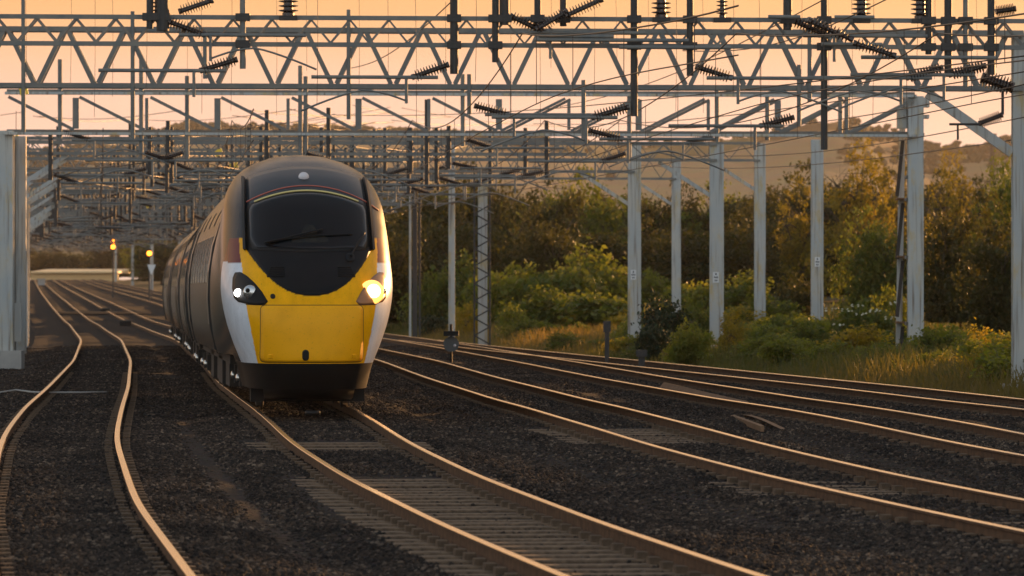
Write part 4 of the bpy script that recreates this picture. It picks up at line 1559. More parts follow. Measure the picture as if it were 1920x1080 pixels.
# ------------------------------------------------------------------ vegetation
def crown(seed, rx, rz, clumps, per, leaf, flat=.0, low=.15, hollow=.35, spread=.55):
    r_ = np.random.default_rng(seed)
    d_ = r_.normal(size=(clumps, 3)); d_ /= np.linalg.norm(d_, axis=1)[:, None]
    rad = hollow + (1 - hollow) * r_.random(clumps) ** .6
    c = d_ * rad[:, None]
    lump = 1 + .28 * np.sin(d_[:, 0] * 3.1 + seed) * np.cos(d_[:, 2] * 2.7 + seed * 2) + .22 * np.sin(d_[:, 1] * 4.3 + seed * 1.7) + r_.normal(0, .10, clumps)
    c *= lump[:, None]
    c[:, 0] *= rx; c[:, 1] *= rx; c[:, 2] = c[:, 2] * rz + rz * (1 - low)
    c[:, 2] = np.maximum(c[:, 2], .08 + .15 * r_.random(clumps))
    csize = spread * (.6 + .8 * r_.random(clumps))
    N = clumps * per
    ctr = np.repeat(c, per, 0) + r_.normal(size=(N, 3)) * np.repeat(csize, per)[:, None] * np.array([1, 1, .7]) * .5
    ctr[:, 2] = np.maximum(ctr[:, 2], .02)
    nrm = r_.normal(size=(N, 3)); nrm[:, 2] = np.abs(nrm[:, 2]) + .3
    nrm /= np.linalg.norm(nrm, axis=1)[:, None]
    t = np.cross(nrm, r_.normal(size=(N, 3))); t /= np.linalg.norm(t, axis=1)[:, None]
    b_ = np.cross(nrm, t)
    s = leaf * (.6 + .8 * r_.random(N))
    t *= s[:, None]; b_ *= (s * .62)[:, None]
    V = np.stack([ctr - t, ctr - b_ * .9 + t * .1, ctr + t, ctr + b_ * .9 + t * .1], 1)
    tint = np.repeat(r_.random(clumps), per) * .6 + .25 * r_.random(N)
    return V, tint


def branches(seed, height, r0, n_limb, rx, rz, zc, thin=1.0):
    """trunk with limbs reaching into the crown"""
    r_ = np.random.default_rng(seed + 100)
    verts, faces = [], []

    def add(pts, rads, n=6):
        b0 = len(verts)
        for i, p_ in enumerate(pts):
            t = (pts[min(i + 1, len(pts) - 1)] - pts[max(i - 1, 0)]).normalized()
            ref = Vector((0, 1, 0)) if abs(t.y) < .9 else Vector((1, 0, 0))
            a = t.cross(ref).normalized(); b = a.cross(t)
            for k in range(n):
                q = 2 * math.pi * k / n
                verts.append(p_ + a * rads[i] * math.cos(q) + b * rads[i] * math.sin(q))
        for i in range(len(pts) - 1):
            for k in range(n):
                faces.append((b0 + i * n + k, b0 + i * n + (k + 1) % n, b0 + (i + 1) * n + (k + 1) % n, b0 + (i + 1) * n + k))
    trunk = [Vector((.12 * math.sin(i * 1.3 + seed), .1 * math.cos(i + seed), height * .85 * i / 7)) for i in range(8)]
    add(trunk, [r0 * (1 - .11 * i) for i in range(8)])
    for j in range(n_limb):
        i = 2 + j % 5
        p0 = trunk[i]
        an = 2.4 * j + r_.random()
        e = Vector((math.cos(an) * rx * r_.uniform(.5, .9), math.sin(an) * rx * r_.uniform(.5, .9), zc + rz * r_.uniform(-.2, .85)))
        mid = p0.lerp(e, .5) + Vector((0, 0, .12 * rz * r_.uniform(-.5, 1)))
        add([p0, p0.lerp(mid, .5), mid, mid.lerp(e, .6), e], [r0 * .45 * thin, r0 * .36 * thin, r0 * .26 * thin, r0 * .16 * thin, r0 * .05])
        for q in range(3):
            f_ = mid.lerp(e, r_.uniform(.1, .8))
            e2 = f_ + Vector(r_.normal(size=3)) * rx * .3
            add([f_, f_.lerp(e2, .6), e2], [r0 * .12 * thin, r0 * .08 * thin, r0 * .03], 4)
    return verts, faces


# prototypes: (crown mesh dict by material is made on demand), unit size about 8 m tall trees and 1 m bushes
TREE = []
for sd, rx, rz, cl, per, leaf, low, hol in ((1, 3.4, 3.6, 300, 46, .16, .35, .35), (2, 3.9, 3.2, 330, 44, .16, .40, .35), (3, 3.0, 4.0, 300, 44, .15, .30, .3),
                                            (4, 3.6, 3.7, 150, 40, .13, .25, .25), (5, 3.0, 4.2, 130, 40, .12, .22, .2)):
    TREE.append((sd, rx, rz, cl, per, leaf, low, hol))
_veg = {}


def tree_meshes(i, mname):
    k = ('t', i, mname)
    if k not in _veg:
        sd, rx, rz, cl, per, leaf, low, hol = TREE[i]
        V, t = crown(sd, rx, rz, cl, per, leaf, 0, low, hol, .75 if i < 3 else .6)
        V[:, :, 2] += .9
        _veg[k] = quads_mesh('crown', V, M[mname], t)
    kb = ('b', i)
    if kb not in _veg:
        sd, rx, rz, cl, per, leaf, low, hol = TREE[i]
        vv, ff = branches(sd, 7.0, .17, 11 if i < 3 else 18, rx, rz, 4.2, 1.0 if i < 3 else 1.0)
        _veg[kb] = mesh('trunk', vv, ff, M['bark'], True)
    return _veg[k], _veg[kb]


def tree(px, ptop, Y, width_px, proto, mname, label, group=None, dark=False, base_lift=0.0):
    X = (px - 960) * Y / F
    gz_ = float(ground_z(X, Y)) - .1 + base_lift
    top = zz_(ptop, Y)
    cm, bm_ = tree_meshes(proto, mname)
    rz = TREE[proto][2]
    full_h = .9 + rz * (2.15 - TREE[proto][6])
    sz = (top - gz_) / full_h
    sx = (width_px * Y / F) / (2 * TREE[proto][1] * 1.15)
    t = empty('tree', (X, Y, gz_), label, 'tree', group)
    t.rotation_euler = (0, 0, random.uniform(0, 6.28))
    for nm, me in (('crown', cm), ('trunk', bm_)):
        o = link(nm, me, t)
        o.scale = (sx, sx, sz)
    return t


BUSH = [(11, .62, .50, 90, 40, .050), (12, .70, .48, 110, 40, .048), (13, .55, .58, 90, 40, .046), (14, .60, .55, 60, 34, .045)]


def bush_mesh(i, mname):
    k = ('u', i, mname)
    if k not in _veg:
        sd, rx, rz, cl, per, leaf = BUSH[i]
        V, t = crown(sd, rx, rz, cl, per, leaf, 0, .05, .35, .20)
        _veg[k] = quads_mesh('foliage', V, M[mname], t)
    kb = ('ub', i)
    if kb not in _veg:
        vv, ff = branches(BUSH[i][0], .85, .025, 9, .55, .5, .5)
        _veg[kb] = mesh('stems', vv, ff, M['bark'], True)
    return _veg[k], _veg[kb]


def bush(px, ptop, Y, width_px, proto, mname, label, group=None):
    X = (px - 960) * Y / F
    gz_ = float(ground_z(X, Y)) - .05
    h = zz_(ptop, Y) - gz_
    fm, sm = bush_mesh(proto, mname)
    t = empty('bush', (X, Y, gz_), label, 'bush', group)
    t.rotation_euler = (0, 0, random.uniform(0, 6.28))
    sx = width_px * Y / F / (2 * BUSH[proto][1] * 1.2)
    sz = h / (BUSH[proto][2] * 2.1)
    for nm, me in (('foliage', fm), ('stems', sm)):
        o = link(nm, me, t); o.scale = (sx, sx, sz)
    return t


# the dark belt of trees behind the masts
belt = 'tree in the dark belt filling the background right of the train'
bl = 'trees of the dark background belt'
px = 700
i = 0
while px < 1960:
    Y = 300 + random.uniform(-25, 25)
    top = np.interp(px, [700, 900, 1000, 1080, 1150, 1250, 1350, 1450, 1560, 1700, 1960], [352, 348, 345, 338, 345, 372, 368, 352, 335, 340, 330]) + random.uniform(-8, 12)
    tree(px, float(top), Y, random.uniform(150, 215), i % 3, 'leaf_dark' if random.random() < .75 else 'leaf_mid', 'tree in the dark background belt, %s from the train' % ORD[i], bl)
    n_belt = i
    px += random.uniform(44, 66); i += 1
px = 720
while px < 1960:          # lower row closing the gaps under the belt
    Y = 262 + random.uniform(-10, 10)
    tree(px, 425 + random.uniform(-25, 25), Y, random.uniform(150, 200), i % 3, 'leaf_dark', 'low dark tree below the background belt, %s from the train' % ORD[i - n_belt - 1], 'low trees under the belt')
    px += random.uniform(60, 85); i += 1
for n_ in range(9):      # unseen trees added beyond the right edge to shade the track bed
    X = 34 + 5 * math.sin(n_ * 1.7); Y = 84 + n_ * 14.0
    t = empty('tree', (X, Y, float(ground_z(X, Y)) - .1), 'unseen tree added beyond the right edge to shade the track bed', 'tree', 'unseen shade trees beyond the right edge')
    cm_, tm_ = tree_meshes(n_ % 3, 'leaf_mid')
    k_ = random.uniform(1.0, 1.30)
    t.rotation_euler = (0, 0, n_ * 1.1)
    for nm, me in (('crown', cm_), ('trunk', tm_)):
        o = link(nm, me, t); o.scale = (1.25, 1.25, k_)
# individually recognisable trees on the right
tree(1608, 262, 250, 190, 3, 'leaf_amber', 'feathery backlit tree with bare limbs showing, rising left of the stout mast')
tree(1500, 318, 262, 130, 4, 'leaf_amber', 'yellow-green feathery tree behind the lone mast with the plate')
tree(1672, 268, 258, 130, 4, 'leaf_amber', 'open backlit tree half hidden by the stout mast')
tree(1778, 285, 236, 150, 3, 'leaf_amber', 'loose-leaved tree rising just right of the stout mast')
tree(1870, 292, 215, 190, 3, 'leaf_mid', 'dense green tree at the right, under the faint radio mast')
tree(1945, 275, 205, 170, 2, 'leaf_mid', 'tree cut by the right edge of the picture')
tree(1800, 392, 178, 210, 1, 'leaf_dark', 'big dark tree between the stout mast and the right edge')
tree(1885, 430, 165, 170, 0, 'leaf_dark', 'dark tree low behind the mast at the right edge')
tree(1655, 415, 205, 170, 1, 'leaf_mid', 'rounded green tree left of the stout mast, beside the car')
tree(1070, 335, 285, 120, 3, 'leaf_light', 'sunlit light green tree top showing above the belt')
# bushes
for n_, (px, top, Y, w, pr, mn, lab) in enumerate((
        (1120, 462, 236, 150, 2, 'leaf_light', 'tallest sunlit bush left of the pale mast by the yellow sign'),
        (1060, 488, 230, 170, 0, 'leaf_mid', 'broad green bush in the middle of the thicket'),
        (985, 505, 232, 170, 1, 'leaf_light', 'yellow-green bush right of the lattice mast'),
        (925, 500, 238, 140, 0, 'leaf_light', 'yellow-green bush right behind the lattice mast'),
        (860, 478, 245, 120, 2, 'leaf_mid', 'upright bush directly behind the thin pale post'),
        (812, 520, 246, 120, 1, 'leaf_mid', 'dark green bush between the double mast and the thin post'),
        (1015, 545, 212, 190, 1, 'leaf_mid', 'low spreading bush at the foot of the thicket'),
        (1120, 540, 210, 190, 0, 'leaf_mid', 'low dark bush just left of the pale mast by the yellow sign'),
        (1215, 515, 232, 130, 1, 'leaf_mid', 'bush between the pale mast and the slim mast'),
        (1300, 520, 225, 130, 0, 'leaf_light', 'bush between the slim mast and the next plated mast'),
        (1385, 512, 225, 140, 2, 'leaf_mid', 'bush to the left of the plain grey mast'),
        (1495, 515, 190, 90, 2, 'leaf_dark', 'dark bush left of the lone plated mast'),
        (1420, 560, 188, 180, 1, 'leaf_mid', 'hedge-like bush at the foot of the plain grey mast'),
        (1245, 552, 150, 100, 2, 'leaf_ivy', 'dark ivy-smothered stump beside the small yellow sign'),
        (1228, 600, 148, 70, 0, 'leaf_ivy', 'low dark ivy clump trailing below the smothered stump'),
        (1300, 570, 160, 110, 1, 'leaf_mid', 'bush right of the ivy-smothered stump'),
        (1370, 590, 146, 70, 3, 'leaf_gold', 'yellowing bush in front of the plated mast'),
        (1520, 585, 160, 110, 0, 'leaf_light', 'bush at the foot of the lone plated mast'),
        (1620, 570, 150, 150, 1, 'leaf_mid', 'big green shrub left of the stout mast'),
        (1675, 535, 165, 80, 3, 'leaf_light', 'tall loose shrub touching the stout mast'),
        (1560, 640, 128, 130, 3, 'leaf_light', 'dry brownish weeds along the verge'),
        (1660, 640, 124, 110, 3, 'leaf_light', 'pale weeds in front of the stout mast'),
        (1775, 668, 116, 90, 3, 'leaf_gold', 'golden weeds right of the stout mast foot'),
        (1845, 612, 113, 110, 3, 'leaf_gold', 'tall golden shrub left of the mast at the right edge'),
        (1832, 660, 109, 80, 1, 'leaf_gold', 'bright yellow bush below the tall golden shrub'),
        (1775, 693, 108, 55, 0, 'leaf_mid', 'small round green bush near the rails'),
        (1905, 655, 118, 90, 0, 'leaf_dark', 'dark bush at the right edge mast foot'),
        (960, 570, 205, 60, 3, 'leaf_light', 'small pale bush right of the lattice mast foot'),
        (872, 568, 214, 60, 3, 'leaf_gold', 'yellow flowering bush behind the disc ground signal'),
        (815, 585, 226, 70, 0, 'leaf_ivy', 'small dark bush right of the double mast foot'),
        (1290, 612, 140, 100, 1, 'leaf_light', 'straw-coloured weeds in front of the ivy stump'),
        (1440, 625, 138, 130, 3, 'leaf_light', 'weeds at the foot of the plated and plain masts'))):
    bush(px, top, Y, w, pr, mn, lab)
weeds = []
for n_ in range(84):
    Y = 98 * (210 / 98) ** random.random()
    dd_ = random.uniform(4.4, 15.0)
    X = float(right_edge(np.array(Y))) + dd_
    weeds.append((960 + X * F / Y, X, Y, dd_))
for n_, (px, X, Y, dd_) in enumerate(sorted(w_ for w_ in weeds if w_[0] < 1935)):
    hpx = random.uniform(.45, 1.35) * (.45 + .55 * min((dd_ - 3) / 7, 1)) * F / Y
    gy = 546 - (float(ground_z(X, Y)) - CAM_Z) * F / Y
    bush(px, gy - hpx, Y, random.uniform(1.2, 2.6) * F / Y, random.choice((0, 1, 2, 3)), random.choice(('leaf_light', 'leaf_mid', 'leaf_mid', 'leaf_mid', 'leaf_gold', 'leaf_light')),
         'low clump of weeds along the right verge, %s from the left' % ORD[n_], 'weed clumps along the verge')
# trees and scrub left of the line, far away
for n_ in range(26):
    Y = random.uniform(560, 1150)
    X = float(TRACK['L'](min(Y, 1040))) - random.uniform(6, 40) - (Y - 560) * .01
    px = 960 + X * F / Y
    tree(px, 546 - (random.uniform(6, 10) + .9 + (Y - 560) * .007) * F / Y, Y, 9 * F / Y, n_ % 3, 'leaf_mid' if n_ % 2 else 'leaf_dark', 'far tree on the slope beyond the left side of the line', 'far trees left of the line')
for n_ in range(30):
    Y = random.uniform(330, 1000)
    X = float(TRACK['4'](min(Y, 1040))) + random.uniform(7, 26)
    px = 960 + X * F / Y
    tree(px, 546 - (random.uniform(5, 8.5) + max(0, (Y - 300) * .0065)) * F / Y, Y, 9 * F / Y, n_ % 3, 'leaf_dark' if n_ % 3 else 'leaf_mid', 'far tree beyond the right side of the line, behind the train', 'far trees right of the line')
for n_ in range(22):
    Y = random.uniform(1090, 1250)
    X = -150 + n_ * 6.5 + random.uniform(-3, 3)
    px = 960 + X * F / Y
    tree(px, 546 - random.uniform(9, 14) * F / Y, Y, 11 * F / Y, n_ % 3, 'leaf_dark', 'tree in the far row closing the end of the line', 'trees at the far end of the line')

# grass of the verge
def grass(name, n, ymin, ymax, dmin, dmax, hmin, hmax, label, lean=.35):
    r_ = np.random.default_rng(5)
    Y = ymin * (ymax / ymin) ** r_.random(n)
    dd = dmin + (dmax - dmin) * r_.random(n) ** 1.3
    X = right_edge(Y) + dd
    Z = ground_z(X, Y) - .03
    patchy = .5 + .5 * vnoise(X * .55, Y * .16, 1)
    h = (hmin + (hmax - hmin) * r_.random(n) ** 1.5) * (.45 + .55 * sstep(2.6, 5.5, dd)) * (.6 + .7 * patchy)
    an = r_.random(n) * 6.28
    wv = np.stack([np.cos(an), np.sin(an), 0 * an], 1) * (.010 + .016 * r_.random(n))[:, None]
    ln = r_.normal(size=(n, 3)) * lean * h[:, None]; ln[:, 2] = 0
    b0 = np.stack([X, Y, Z], 1)
    tp = b0 + ln; tp[:, 2] += h
    V = np.stack([b0 - wv, b0 + wv, tp + wv * .35, tp - wv * .35], 1)
    tan_ = np.exp(-((960 + X * F / Y - 1040) / 110) ** 2) * sstep(150, 175, Y)
    tint = np.clip(sstep(.1, 1.1, vnoise(X * .22, Y * .055, 6)) * .6 + .22 * r_.random(n) + .7 * tan_, 0, 1)
    return tag(link(name, quads_mesh(name, V, M['grass'], tint)), label, 'grass', kind='stuff')


grass('verge_grass', 150000, 78, 260, 2.4, 24, .12, .62, 'long grass and dry stalks covering the verge right of the tracks')
# cow parsley heads standing in the grass
umb = lathe('flower_head', [(.01, 0), (.035, .02), (.04, .03), (.02, .04), (.002, .045)], 8, M['flower'])
for n_ in range(10):
    Y = random.uniform(125, 160); px = random.uniform(1540, 1690)
    X = ux(px, Y); z0 = float(ground_z(X, Y)); h = random.uniform(1.0, 1.7)
    e_ = empty('cow_parsley', (X, Y, z0), 'tall cow parsley with cream flower heads in the verge', 'plant', 'cow parsley plants')
    tube('stem', (0, 0, 0), (.05, 0, h), .014, M['leaf_mid'], e_, 5)
    for q in range(5):
        an = q * 1.256
        tube('stem', (.03, 0, h * .7), (.16 * math.cos(an), .16 * math.sin(an), h), .008, M['leaf_mid'], e_, 4)
        o = link('flower_head', umb, e_); o.location = (.16 * math.cos(an), .16 * math.sin(an), h + .03 * math.sin(q * 3 + n_)); o.rotation_euler = (random.uniform(-.7, .7), random.uniform(-.7, .7), 0)

# woods and hedges on the far hill: lumpy crowns too far away to tell apart
dg = bpy.context.evaluated_depsgraph_get()
hill_o = bpy.data.objects['hill']
hv_ = np.empty(len(hill_o.data.vertices) * 3, np.float32); hill_o.data.vertices.foreach_get('co', hv_)
hv_ = hv_.reshape(-1, 3)
r_ = np.random.default_rng(21)
cand = hv_[r_.integers(0, len(hv_), 34000)] + r_.normal(size=(34000, 3)).astype(np.float32) * np.array([5, 18, 0], np.float32)
cand = cand[(cand[:, 1] < 3680) & (np.abs(cand[:, 0]) < .13 * cand[:, 1])]
wood = vnoise(cand[:, 0] * .012, cand[:, 1] * .006, 8) + .35 * vnoise(cand[:, 0] * .04, cand[:, 1] * .02, 2)
crest_near = cand[:, 1] > 3450
hedge = (np.abs(np.sin(cand[:, 0] * .019 + cand[:, 1] * .004)) < .07) | (np.abs(np.sin(cand[:, 1] * .016 + .002 * cand[:, 0])) < .10)
pxh = 960 + cand[:, 0] * F / cand[:, 1]
open_f = (pxh > 1030) & (pxh < 1580) & (cand[:, 1] < 3300)
wood = np.where(open_f, wood - 1.2, wood)

hedge = hedge & (~open_f | (np.abs(np.sin(cand[:, 1] * .008)) < .08))
cand = cand[(wood > .22) | hedge | (crest_near & (wood > -.35))]
ico = bmesh.new(); bmesh.ops.create_icosphere(ico, subdivisions=1, radius=1)
iv = np.array([v_.co[:] for v_ in ico.verts]); itri = np.array([[v_.index for v_ in f_.verts] for f_ in ico.faces]); ico.free()
nW = len(cand)
sc_ = r_.uniform(1.5, 3.6, nW)
V = iv[None] * (1 + .30 * r_.normal(size=(nW, len(iv), 1)).clip(-1.2, 1.2)) * sc_[:, None, None] * np.array([1.15, 1.0, .95]) + (cand + r_.normal(size=(nW, 3)) * np.array([4, 6, 0]))[:, None, :] + np.array([0, 0, 1.2])
Fw = (itri[None] + (np.arange(nW) * len(iv))[:, None, None]).reshape(-1, 3)
M['far_wood'] = simple('far_woodland', (.055, .048, .022), .95, 0, .15, .02, 0, .05, col2=(.10, .080, .038), coords='World')
wm = mesh('hill_woods', V.reshape(-1, 3), Fw.tolist(), M['far_wood'])
tag(link('hill_woods', wm), 'hazy woods and hedges covering the distant hill', 'woods', kind='stuff')

# ------------------------------------------------------------------ small things by the line
# disc ground signal between the tracks
Ys = 133.0
c = P(846, 645, Ys)
gs = empty('ground_signal', (c.x, c.y, float(rail_z(Ys)) - .25), 'small disc ground signal with a black hood, standing between the tracks', 'signal')
z0 = float(rail_z(Ys)) - .25
zc_ = c.z - z0
tube('post', (0, 0, 0), (0, 0, zc_ + .55), .07, M['black'], gs)
o = link('disc', lathe('disc', [(.01, -.015), (.215, -.015), (.215, .015), (.01, .015)], 28, simple('grey_disc', (.07, .08, .08), .5, 0), False), gs)
o.matrix_local = frame_to((0, -.06, zc_), (0, -1.06, zc_))
beam('hood', (0, -.08, zc_ + .22), (0, -.08, zc_ + .36), .42, .30, M['black'], gs)
o = link('lamp', lathe('lamp', [(.04, -.01), (.04, .02), (.01, .03)], 12, M['lens_grey']), gs)
o.matrix_local = frame_to((.10, -.08, zc_ - .04), (.10, -1.08, zc_ - .04))

# marker posts
for px, y0, y1, Y, wd, lab in ((1138, 672, 602, 133, .12, 'dark square lineside post standing alone in front of the tan grass'), (1203, 682, 656, 124, .16, 'short dark stump post beside the rails, right of the taller post')):
    b = P(px, y0, Y); b.z = float(ground_z(b.x, b.y)) - .05
    e_ = empty('lineside_post', b, lab, 'post')
    hh_ = zz_(y1, Y) - b.z
    beam('shaft', (0, 0, 0), (0, 0, hh_ * .93), wd, wd, M['dark_steel'], e_)
    beam('cap', (0, 0, hh_ * .80), (0, 0, hh_), wd * 1.7, wd * 1.5, M['dark_steel'], e_)
# yellow sign
b = P(1213, 615, 152)
e_ = empty('lineside_sign', (b.x, b.y, float(ground_z(b.x, b.y))), 'narrow yellow sign with two dark dots right of the pale mast', 'sign')
z0 = e_.location.z
tube('post', (0, 0, 0), (0, 0, zz_(605, 152) - z0), .06, DARK, e_)
beam('plate', (0, 0, zz_(612, 152) - z0), (0, 0, zz_(568, 152) - z0), .19, .02, M['sign_yellow'], e_)
for py in (584, 597):
    o = link('dot', lathe('dot', [(.045, 0), (.045, .006), (.001, .007)], 12, M['black']), e_)
    o.matrix_local = frame_to((.01, -.012, zz_(py, 152) - z0), (.01, -1.012, zz_(py, 152) - z0))

# colour light signals with amber aspects, far down the line
def signal(px, py, Y, lab, two):
    c = P(px, py, Y)
    z0 = float(ground_z(c.x, c.y))
    e_ = empty('colour_light_signal', (c.x, c.y, z0), lab, 'signal')
    zl_ = c.z - z0
    tube('post', (0, .1, 0), (0, .1, zl_), .16, DARK, e_)
    beam('head', (0, .05, zl_ - .30), (0, .05, zl_ + (.78 if two else .35)), .46, .25, M['black'], e_)
    for q in range(2 if two else 1):
        o = link('lit_lens_or_halo', lathe('lit_lens_or_halo', [(.20, -.02), (.20, .01), (.12, .04), (.01, .06)], 18, M['amber']), e_)
        o.matrix_local = frame_to((0, -.09, zl_ + q * .5), (0, -1.09, zl_ + q * .5))
        o = link('hood', lathe('hood', [(.23, -.01), (.23, .25), (.215, .25), (.215, -.01)], 18, M['black']), e_)
        o.matrix_local = frame_to((0, -.09, zl_ + q * .5), (0, -1.09, zl_ + q * .5))
        o.hide_render = False


signal(212, 463, 470, 'left amber signal with two lit lamps above the far tracks', True)
signal(280, 475, 430, 'right amber signal with one lit lamp above the white triangle sign', False)
# white triangle sign and white cabinet
c = P(284, 505, 425)
e_ = empty('triangle_sign', (c.x, c.y, float(ground_z(c.x, c.y))), 'white inverted triangle sign below the right amber signal', 'sign')
z0 = e_.location.z
tube('post', (0, .05, 0), (0, .05, c.z - z0), .08, DARK, e_)
o = link('plate', mesh('plate', [(-.38, 0, .42), (.38, 0, .42), (.06, 0, -.42), (-.06, 0, -.42), (-.38, .03, .42), (.38, .03, .42), (.06, .03, -.42), (-.06, .03, -.42)],
         [(0, 3, 2, 1), (4, 5, 6, 7), (0, 1, 5, 4), (1, 2, 6, 5), (2, 3, 7, 6), (3, 0, 4, 7)], M['white']), e_)
o.location = (0, -.02, c.z - z0)
c = P(78, 500, 760)
e_ = empty('equipment_cabinet', (c.x, c.y, float(ground_z(c.x, c.y)) - .05), 'pale equipment cabinet standing at the far left end of the tracks', 'cabinet')
hc = 1.45
beam('body', (0, 0, 0), (0, 0, hc - .15), 1.1, .7, M['concrete'], e_)
beam('roof', (0, 0, hc - .15), (0, 0, hc), 1.25, .85, M['concrete'], e_)
for dx in (-.27, .27):
    beam('door', (dx, -.36, .2), (dx, -.36, hc - .3), .48, .03, M['concrete'], e_)
# platform ramp, coloured gold in place of a sky gleam, closing the far end of the tracks
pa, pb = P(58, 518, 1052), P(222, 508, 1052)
e_ = empty('platform', ((pa.x + pb.x) / 2, 1052, float(rail_z(1052))), 'platform edge across the far end of the tracks, golden gleam put into its colour', 'platform')
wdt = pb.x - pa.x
beam('wall', (0, 0, -.6), (0, 0, pb.z - e_.location.z - .15), wdt, 1.2, simple('gold_gleam_painted_wall', (.86, .58, .28), .6, 0, .2, 1.5, 0, .3, col2=(.78, .50, .22)), e_)  # golden gleam put into the wall colour
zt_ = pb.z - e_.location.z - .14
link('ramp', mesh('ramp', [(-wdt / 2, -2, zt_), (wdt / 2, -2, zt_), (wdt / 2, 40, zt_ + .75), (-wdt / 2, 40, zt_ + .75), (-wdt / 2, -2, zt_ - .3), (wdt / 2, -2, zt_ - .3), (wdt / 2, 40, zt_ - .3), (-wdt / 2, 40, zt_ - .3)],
     [(0, 1, 2, 3), (4, 7, 6, 5), (0, 4, 5, 1), (1, 5, 6, 2), (2, 6, 7, 3), (3, 7, 4, 0)], simple('gold_gleam_painted_ramp', (.86, .60, .30), .5, 0)), e_)  # same gleam painted on the ramp
# foot crossing of boards across the two left tracks
Yx = 318.0
bl_ = empty('board_crossing', (0, 0, 0), 'bleached board crossing laid across the two left tracks in the distance', 'crossing')
for k in range(9):
    for s in ('L', 'T'):
        c = float(TRACK[s](Yx + k * .5)); z = float(rail_z(Yx + k * .5))
        beam('plank', (c - .64, Yx + k * .5, z - .03), (c + .64, Yx + k * .5, z - .03), .10, .42, M['plank'], bl_, up=(0, 1, 0))
        beam('plank', (c + .85, Yx + k * .5, z - .03), (c + (2.6 if s == 'L' else 1.9), Yx + k * .5, z - .03), .10, .42, M['plank'], bl_, up=(0, 1, 0))
# point motors in the left tracks
for px, py, Y, lab in ((198, 575, 330, 'dark point machine between the far left tracks'), (236, 597, 262, 'second dark point machine, close to the train tail')):
    c = P(px, py, Y); z0 = float(rail_z(Y)) - .25
    e_ = empty('point_machine', (c.x, c.y, z0), lab, 'point machine')
    beam('casing', (0, 0, 0), (0, 0, .36), .60, .5, M['black'], e_)
    beam('lid', (0, 0, .36), (0, 0, .42), .66, .58, M['dark_steel'], e_)
# boards and a bent plate lying by the second track from the verge
p4 = lambda y, o_: Vector((float(TRACK['4'](y)) + o_, y, float(rail_z(y))))
v, f = [], []
for i in range(9):
    y = 91.0 - i * 1.45
    lift = .05 - .012 * i * .5
    for o_, dz in ((-.58, -.06), (-.50, .03 - .006 * i), (-.48, .03 - .006 * i), (-.46, -.10)):
        q = p4(y, o_); v.append((q.x, q.y, q.z + dz + lift))
for i in range(8):
    for k in range(4):
        f.append((i * 4 + k, (i + 1) * 4 + k, (i + 1) * 4 + (k + 1) % 4, i * 4 + (k + 1) % 4))
f += [(0, 1, 2, 3), (35, 34, 33, 32)]
tag(link('loose_board', mesh('loose_board', v, f, M['plank'])), 'long brown board lying against the rail of the second track right of the train', 'board')
v, f = [], []
for i in range(13):
    u = i / 12
    y = 76.5 - 8.0 * u
    arch = .10 * math.sin(math.pi * min(u * 1.2, 1))
    q = p4(y, -1.25 - .35 * u - .12 * math.sin(math.pi * u))
    for o_, dz in ((0, -.16), (.015, -.15 + arch), (.10, -.15 + arch), (.10, -.17 + arch)):
        v.append((q.x + o_, q.y, q.z + dz - .03))
for i in range(12):
    for k in (1, 2):
        f.append((i * 4 + k, (i + 1) * 4 + k, (i + 1) * 4 + (k + 1) % 4, i * 4 + (k + 1) % 4))
    f.append((i * 4 + 3, (i + 1) * 4 + 3, (i + 1) * 4 + 1, i * 4 + 1))
f += [(1, 2, 3), (51, 50, 49)]
tag(link('bent_strip', mesh('bent_strip', v, f, M['plank'])), 'bowed metal strip lying on the ballast between the tracks on the right', 'metal strip')
v, f = [], []
for i in range(7):
    y = 74.8 - 4.6 * i / 6
    q = p4(y, -1.52 - .06 * i)
    for o_, dz in ((0, -.20), (0, -.12), (.05, -.11), (.05, -.20)):
        v.append((q.x + o_, q.y, q.z + dz))
for i in range(6):
    for k in range(4):
        f.append((i * 4 + k, (i + 1) * 4 + k, (i + 1) * 4 + (k + 1) % 4, i * 4 + (k + 1) % 4))
f += [(0, 1, 2, 3), (27, 26, 25, 24)]
tag(link('loose_board', mesh('loose_board', v, f, M['plank'])), 'short tan board half buried under the bowed metal strip', 'board')
# pale cable trailing over the left track
pts = [P(px, py, Y) for px, py, Y in ((-10, 726, 92), (30, 723, 92.5), (60, 729, 91.5), (100, 731, 91), (150, 731, 91), (200, 730, 91.3))]
for p_ in pts:
    p_.z = float(ballast_z(np.array(p_.x), np.array(p_.y))) + .03
tag(link('cable', bent_tube_mesh('cable', pts, .018, M['concrete'], 6)), 'pale cable trailing across the ballast of the leftmost track', 'cable')

# country road with a car behind the bushes
Yr = 292.0
rx0, rx1 = ux(1380, Yr), ux(1700, Yr)
rv = []
for i in range(13):
    x = rx0 + (rx1 - rx0) * i / 12
    for dy in (-4, 4):
        rv.append((x, Yr + dy - 4, float(zz_(557, Yr)) + .05 * (dy > 0) + (.0)))
road = mesh('road', rv, [(2 * i, 2 * i + 2, 2 * i + 3, 2 * i + 1) for i in range(12)], M['asphalt'])
tag(link('road', road), kind='structure')
cp = P(1603, 527, 330)
car = empty('car', cp, 'silver car half hidden by trees on the road beyond the bushes', 'car')
cs = [(-2.1, .35), (-2.1, .75), (-1.9, .88), (-1.0, .98), (-.35, 1.42), (.9, 1.46), (1.6, 1.05), (2.05, .95), (2.1, .4)]
v = [(x, s * (.85 if z < 1.0 else .66), z) for s in (-1, 1) for x, z in cs]
n = len(cs)
f = [(i, i + 1, n + i + 1, n + i) for i in range(n - 1)] + [tuple(range(n - 1, -1, -1)), tuple(range(n, 2 * n)), (n - 1, 0, n, 2 * n - 1)]
o = link('body', mesh('body', v, f, M['car_paint']), car)
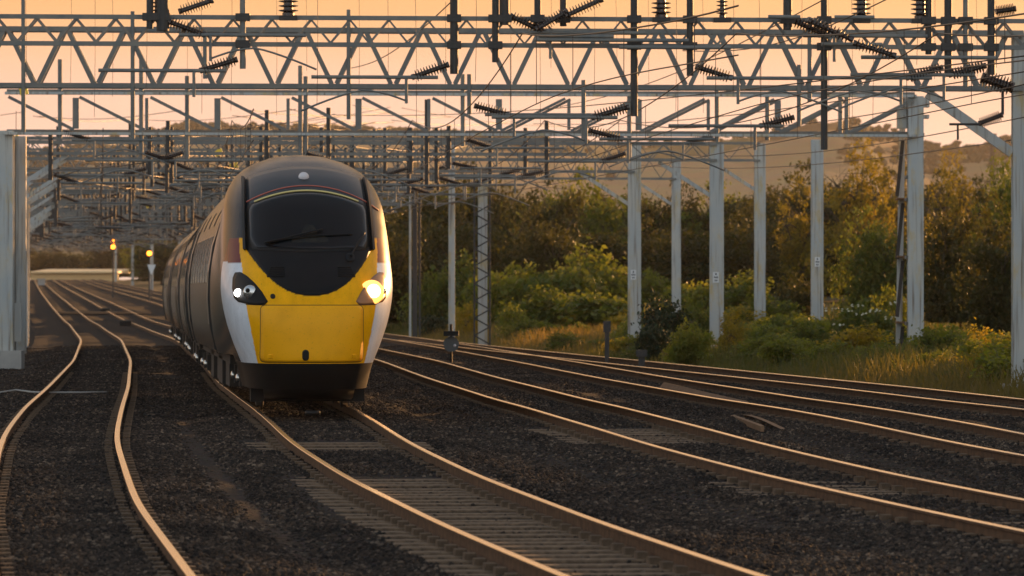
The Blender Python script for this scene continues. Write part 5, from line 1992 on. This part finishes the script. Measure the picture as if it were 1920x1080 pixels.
for s in (-1, 1):
    link('side_window', mesh('side_window', [(-.85, s * .80, 1.02), (-.33, s * .70, 1.36), (.8, s * .70, 1.38), (1.3, s * .80, 1.06)], [(0, 1, 2, 3)], M['coach_glass']), car)
    for x in (-1.35, 1.35):
        o = link('wheel', lathe('wheel', [(.05, -.1), (.31, -.1), (.33, 0), (.31, .1), (.05, .1)], 18, M['rubber']), car)
        o.matrix_local = frame_to((x, s * .78, .33), (x, s * 1.78, .33))
beam('windscreen', (-.98, 0, 1.0), (-.40, 0, 1.40), .02, 1.3, M['coach_glass'], car, up=(0, 1, 0))
tag(link('road_bank', grid_mesh('road_bank', np.array([[cp.x - 14, cp.x + 14]] * 4), np.array([[cp.y - 12] * 2, [cp.y - 3] * 2, [cp.y + 3] * 2, [cp.y + 20] * 2]),
    np.array([[zz_(556, 316)] * 2, [cp.z - .01] * 2, [cp.z] * 2, [cp.z] * 2]), M['ground'])), kind='structure')
# faint radio mast on the hill
c = P(1860, 290, 1500)
e_ = empty('radio_mast', (c.x, c.y, c.z - 14), 'faint radio mast on the skyline at the right', 'mast')
for sx, sy_ in ((-.6, -.6), (.6, -.6), (0, .7)):
    beam('leg', (sx, sy_, 0), (sx * .8, sy_ * .8, 14 + 6), .25, .25, DARK, e_)
beam('head', (0, 0, 18.5), (0, 0, 20.5), 2.6, 2.6, DARK, e_)

# yellow plates standing in for sunlit glints among the far wires
for px, py, Y, l_ in ((320, 328, 250, .62), (283, 385, 300, .6), (225, 413, 350, .5), (410, 286, 190, .3), (437, 312, 200, .42), (247, 411, 330, .4), (30, 262, 150, .2), (44, 168, 118, .2)):
    c = P(px, py, Y)
    e_ = empty('glint_plate', c, 'small yellow plate painted as a sunlit glint among the overhead wires at the left', 'glint', 'painted glints among the wires')
    o = link('plate', join_boxes('plate', [(0, 0, 0, l_, .05, .26)], M['glint_yellow']), e_)
    o.rotation_euler = (0, -.22, 0)
    tube('hanger', (0, 0, .1), (0, .05, .9), .02, DARK, e_, 5)

# ------------------------------------------------------------------ haze
hv = [(x, y, z) for x in (-2600, 2600) for y in (-150, 4700) for z in (-8, 165)]
hme = mesh('haze', hv, [(0, 1, 3, 2), (4, 6, 7, 5), (0, 4, 5, 1), (2, 3, 7, 6), (0, 2, 6, 4), (1, 5, 7, 3)])
hm = bpy.data.materials.new('hazy_air'); hm.use_nodes = True
hn = hm.node_tree.nodes; hn.clear()
ho = hn.new('ShaderNodeOutputMaterial'); hp = hn.new('ShaderNodeVolumePrincipled')
hp.inputs['Color'].default_value = (1.0, .86, .70, 1)
hp.inputs['Density'].default_value = .00005
hp.inputs['Anisotropy'].default_value = .2
hm.node_tree.links.new(hp.outputs[0], ho.inputs['Volume'])
hme.materials.append(hm)
tag(link('haze', hme), 'warm evening haze filling the air over the whole scene', 'haze', kind='stuff')
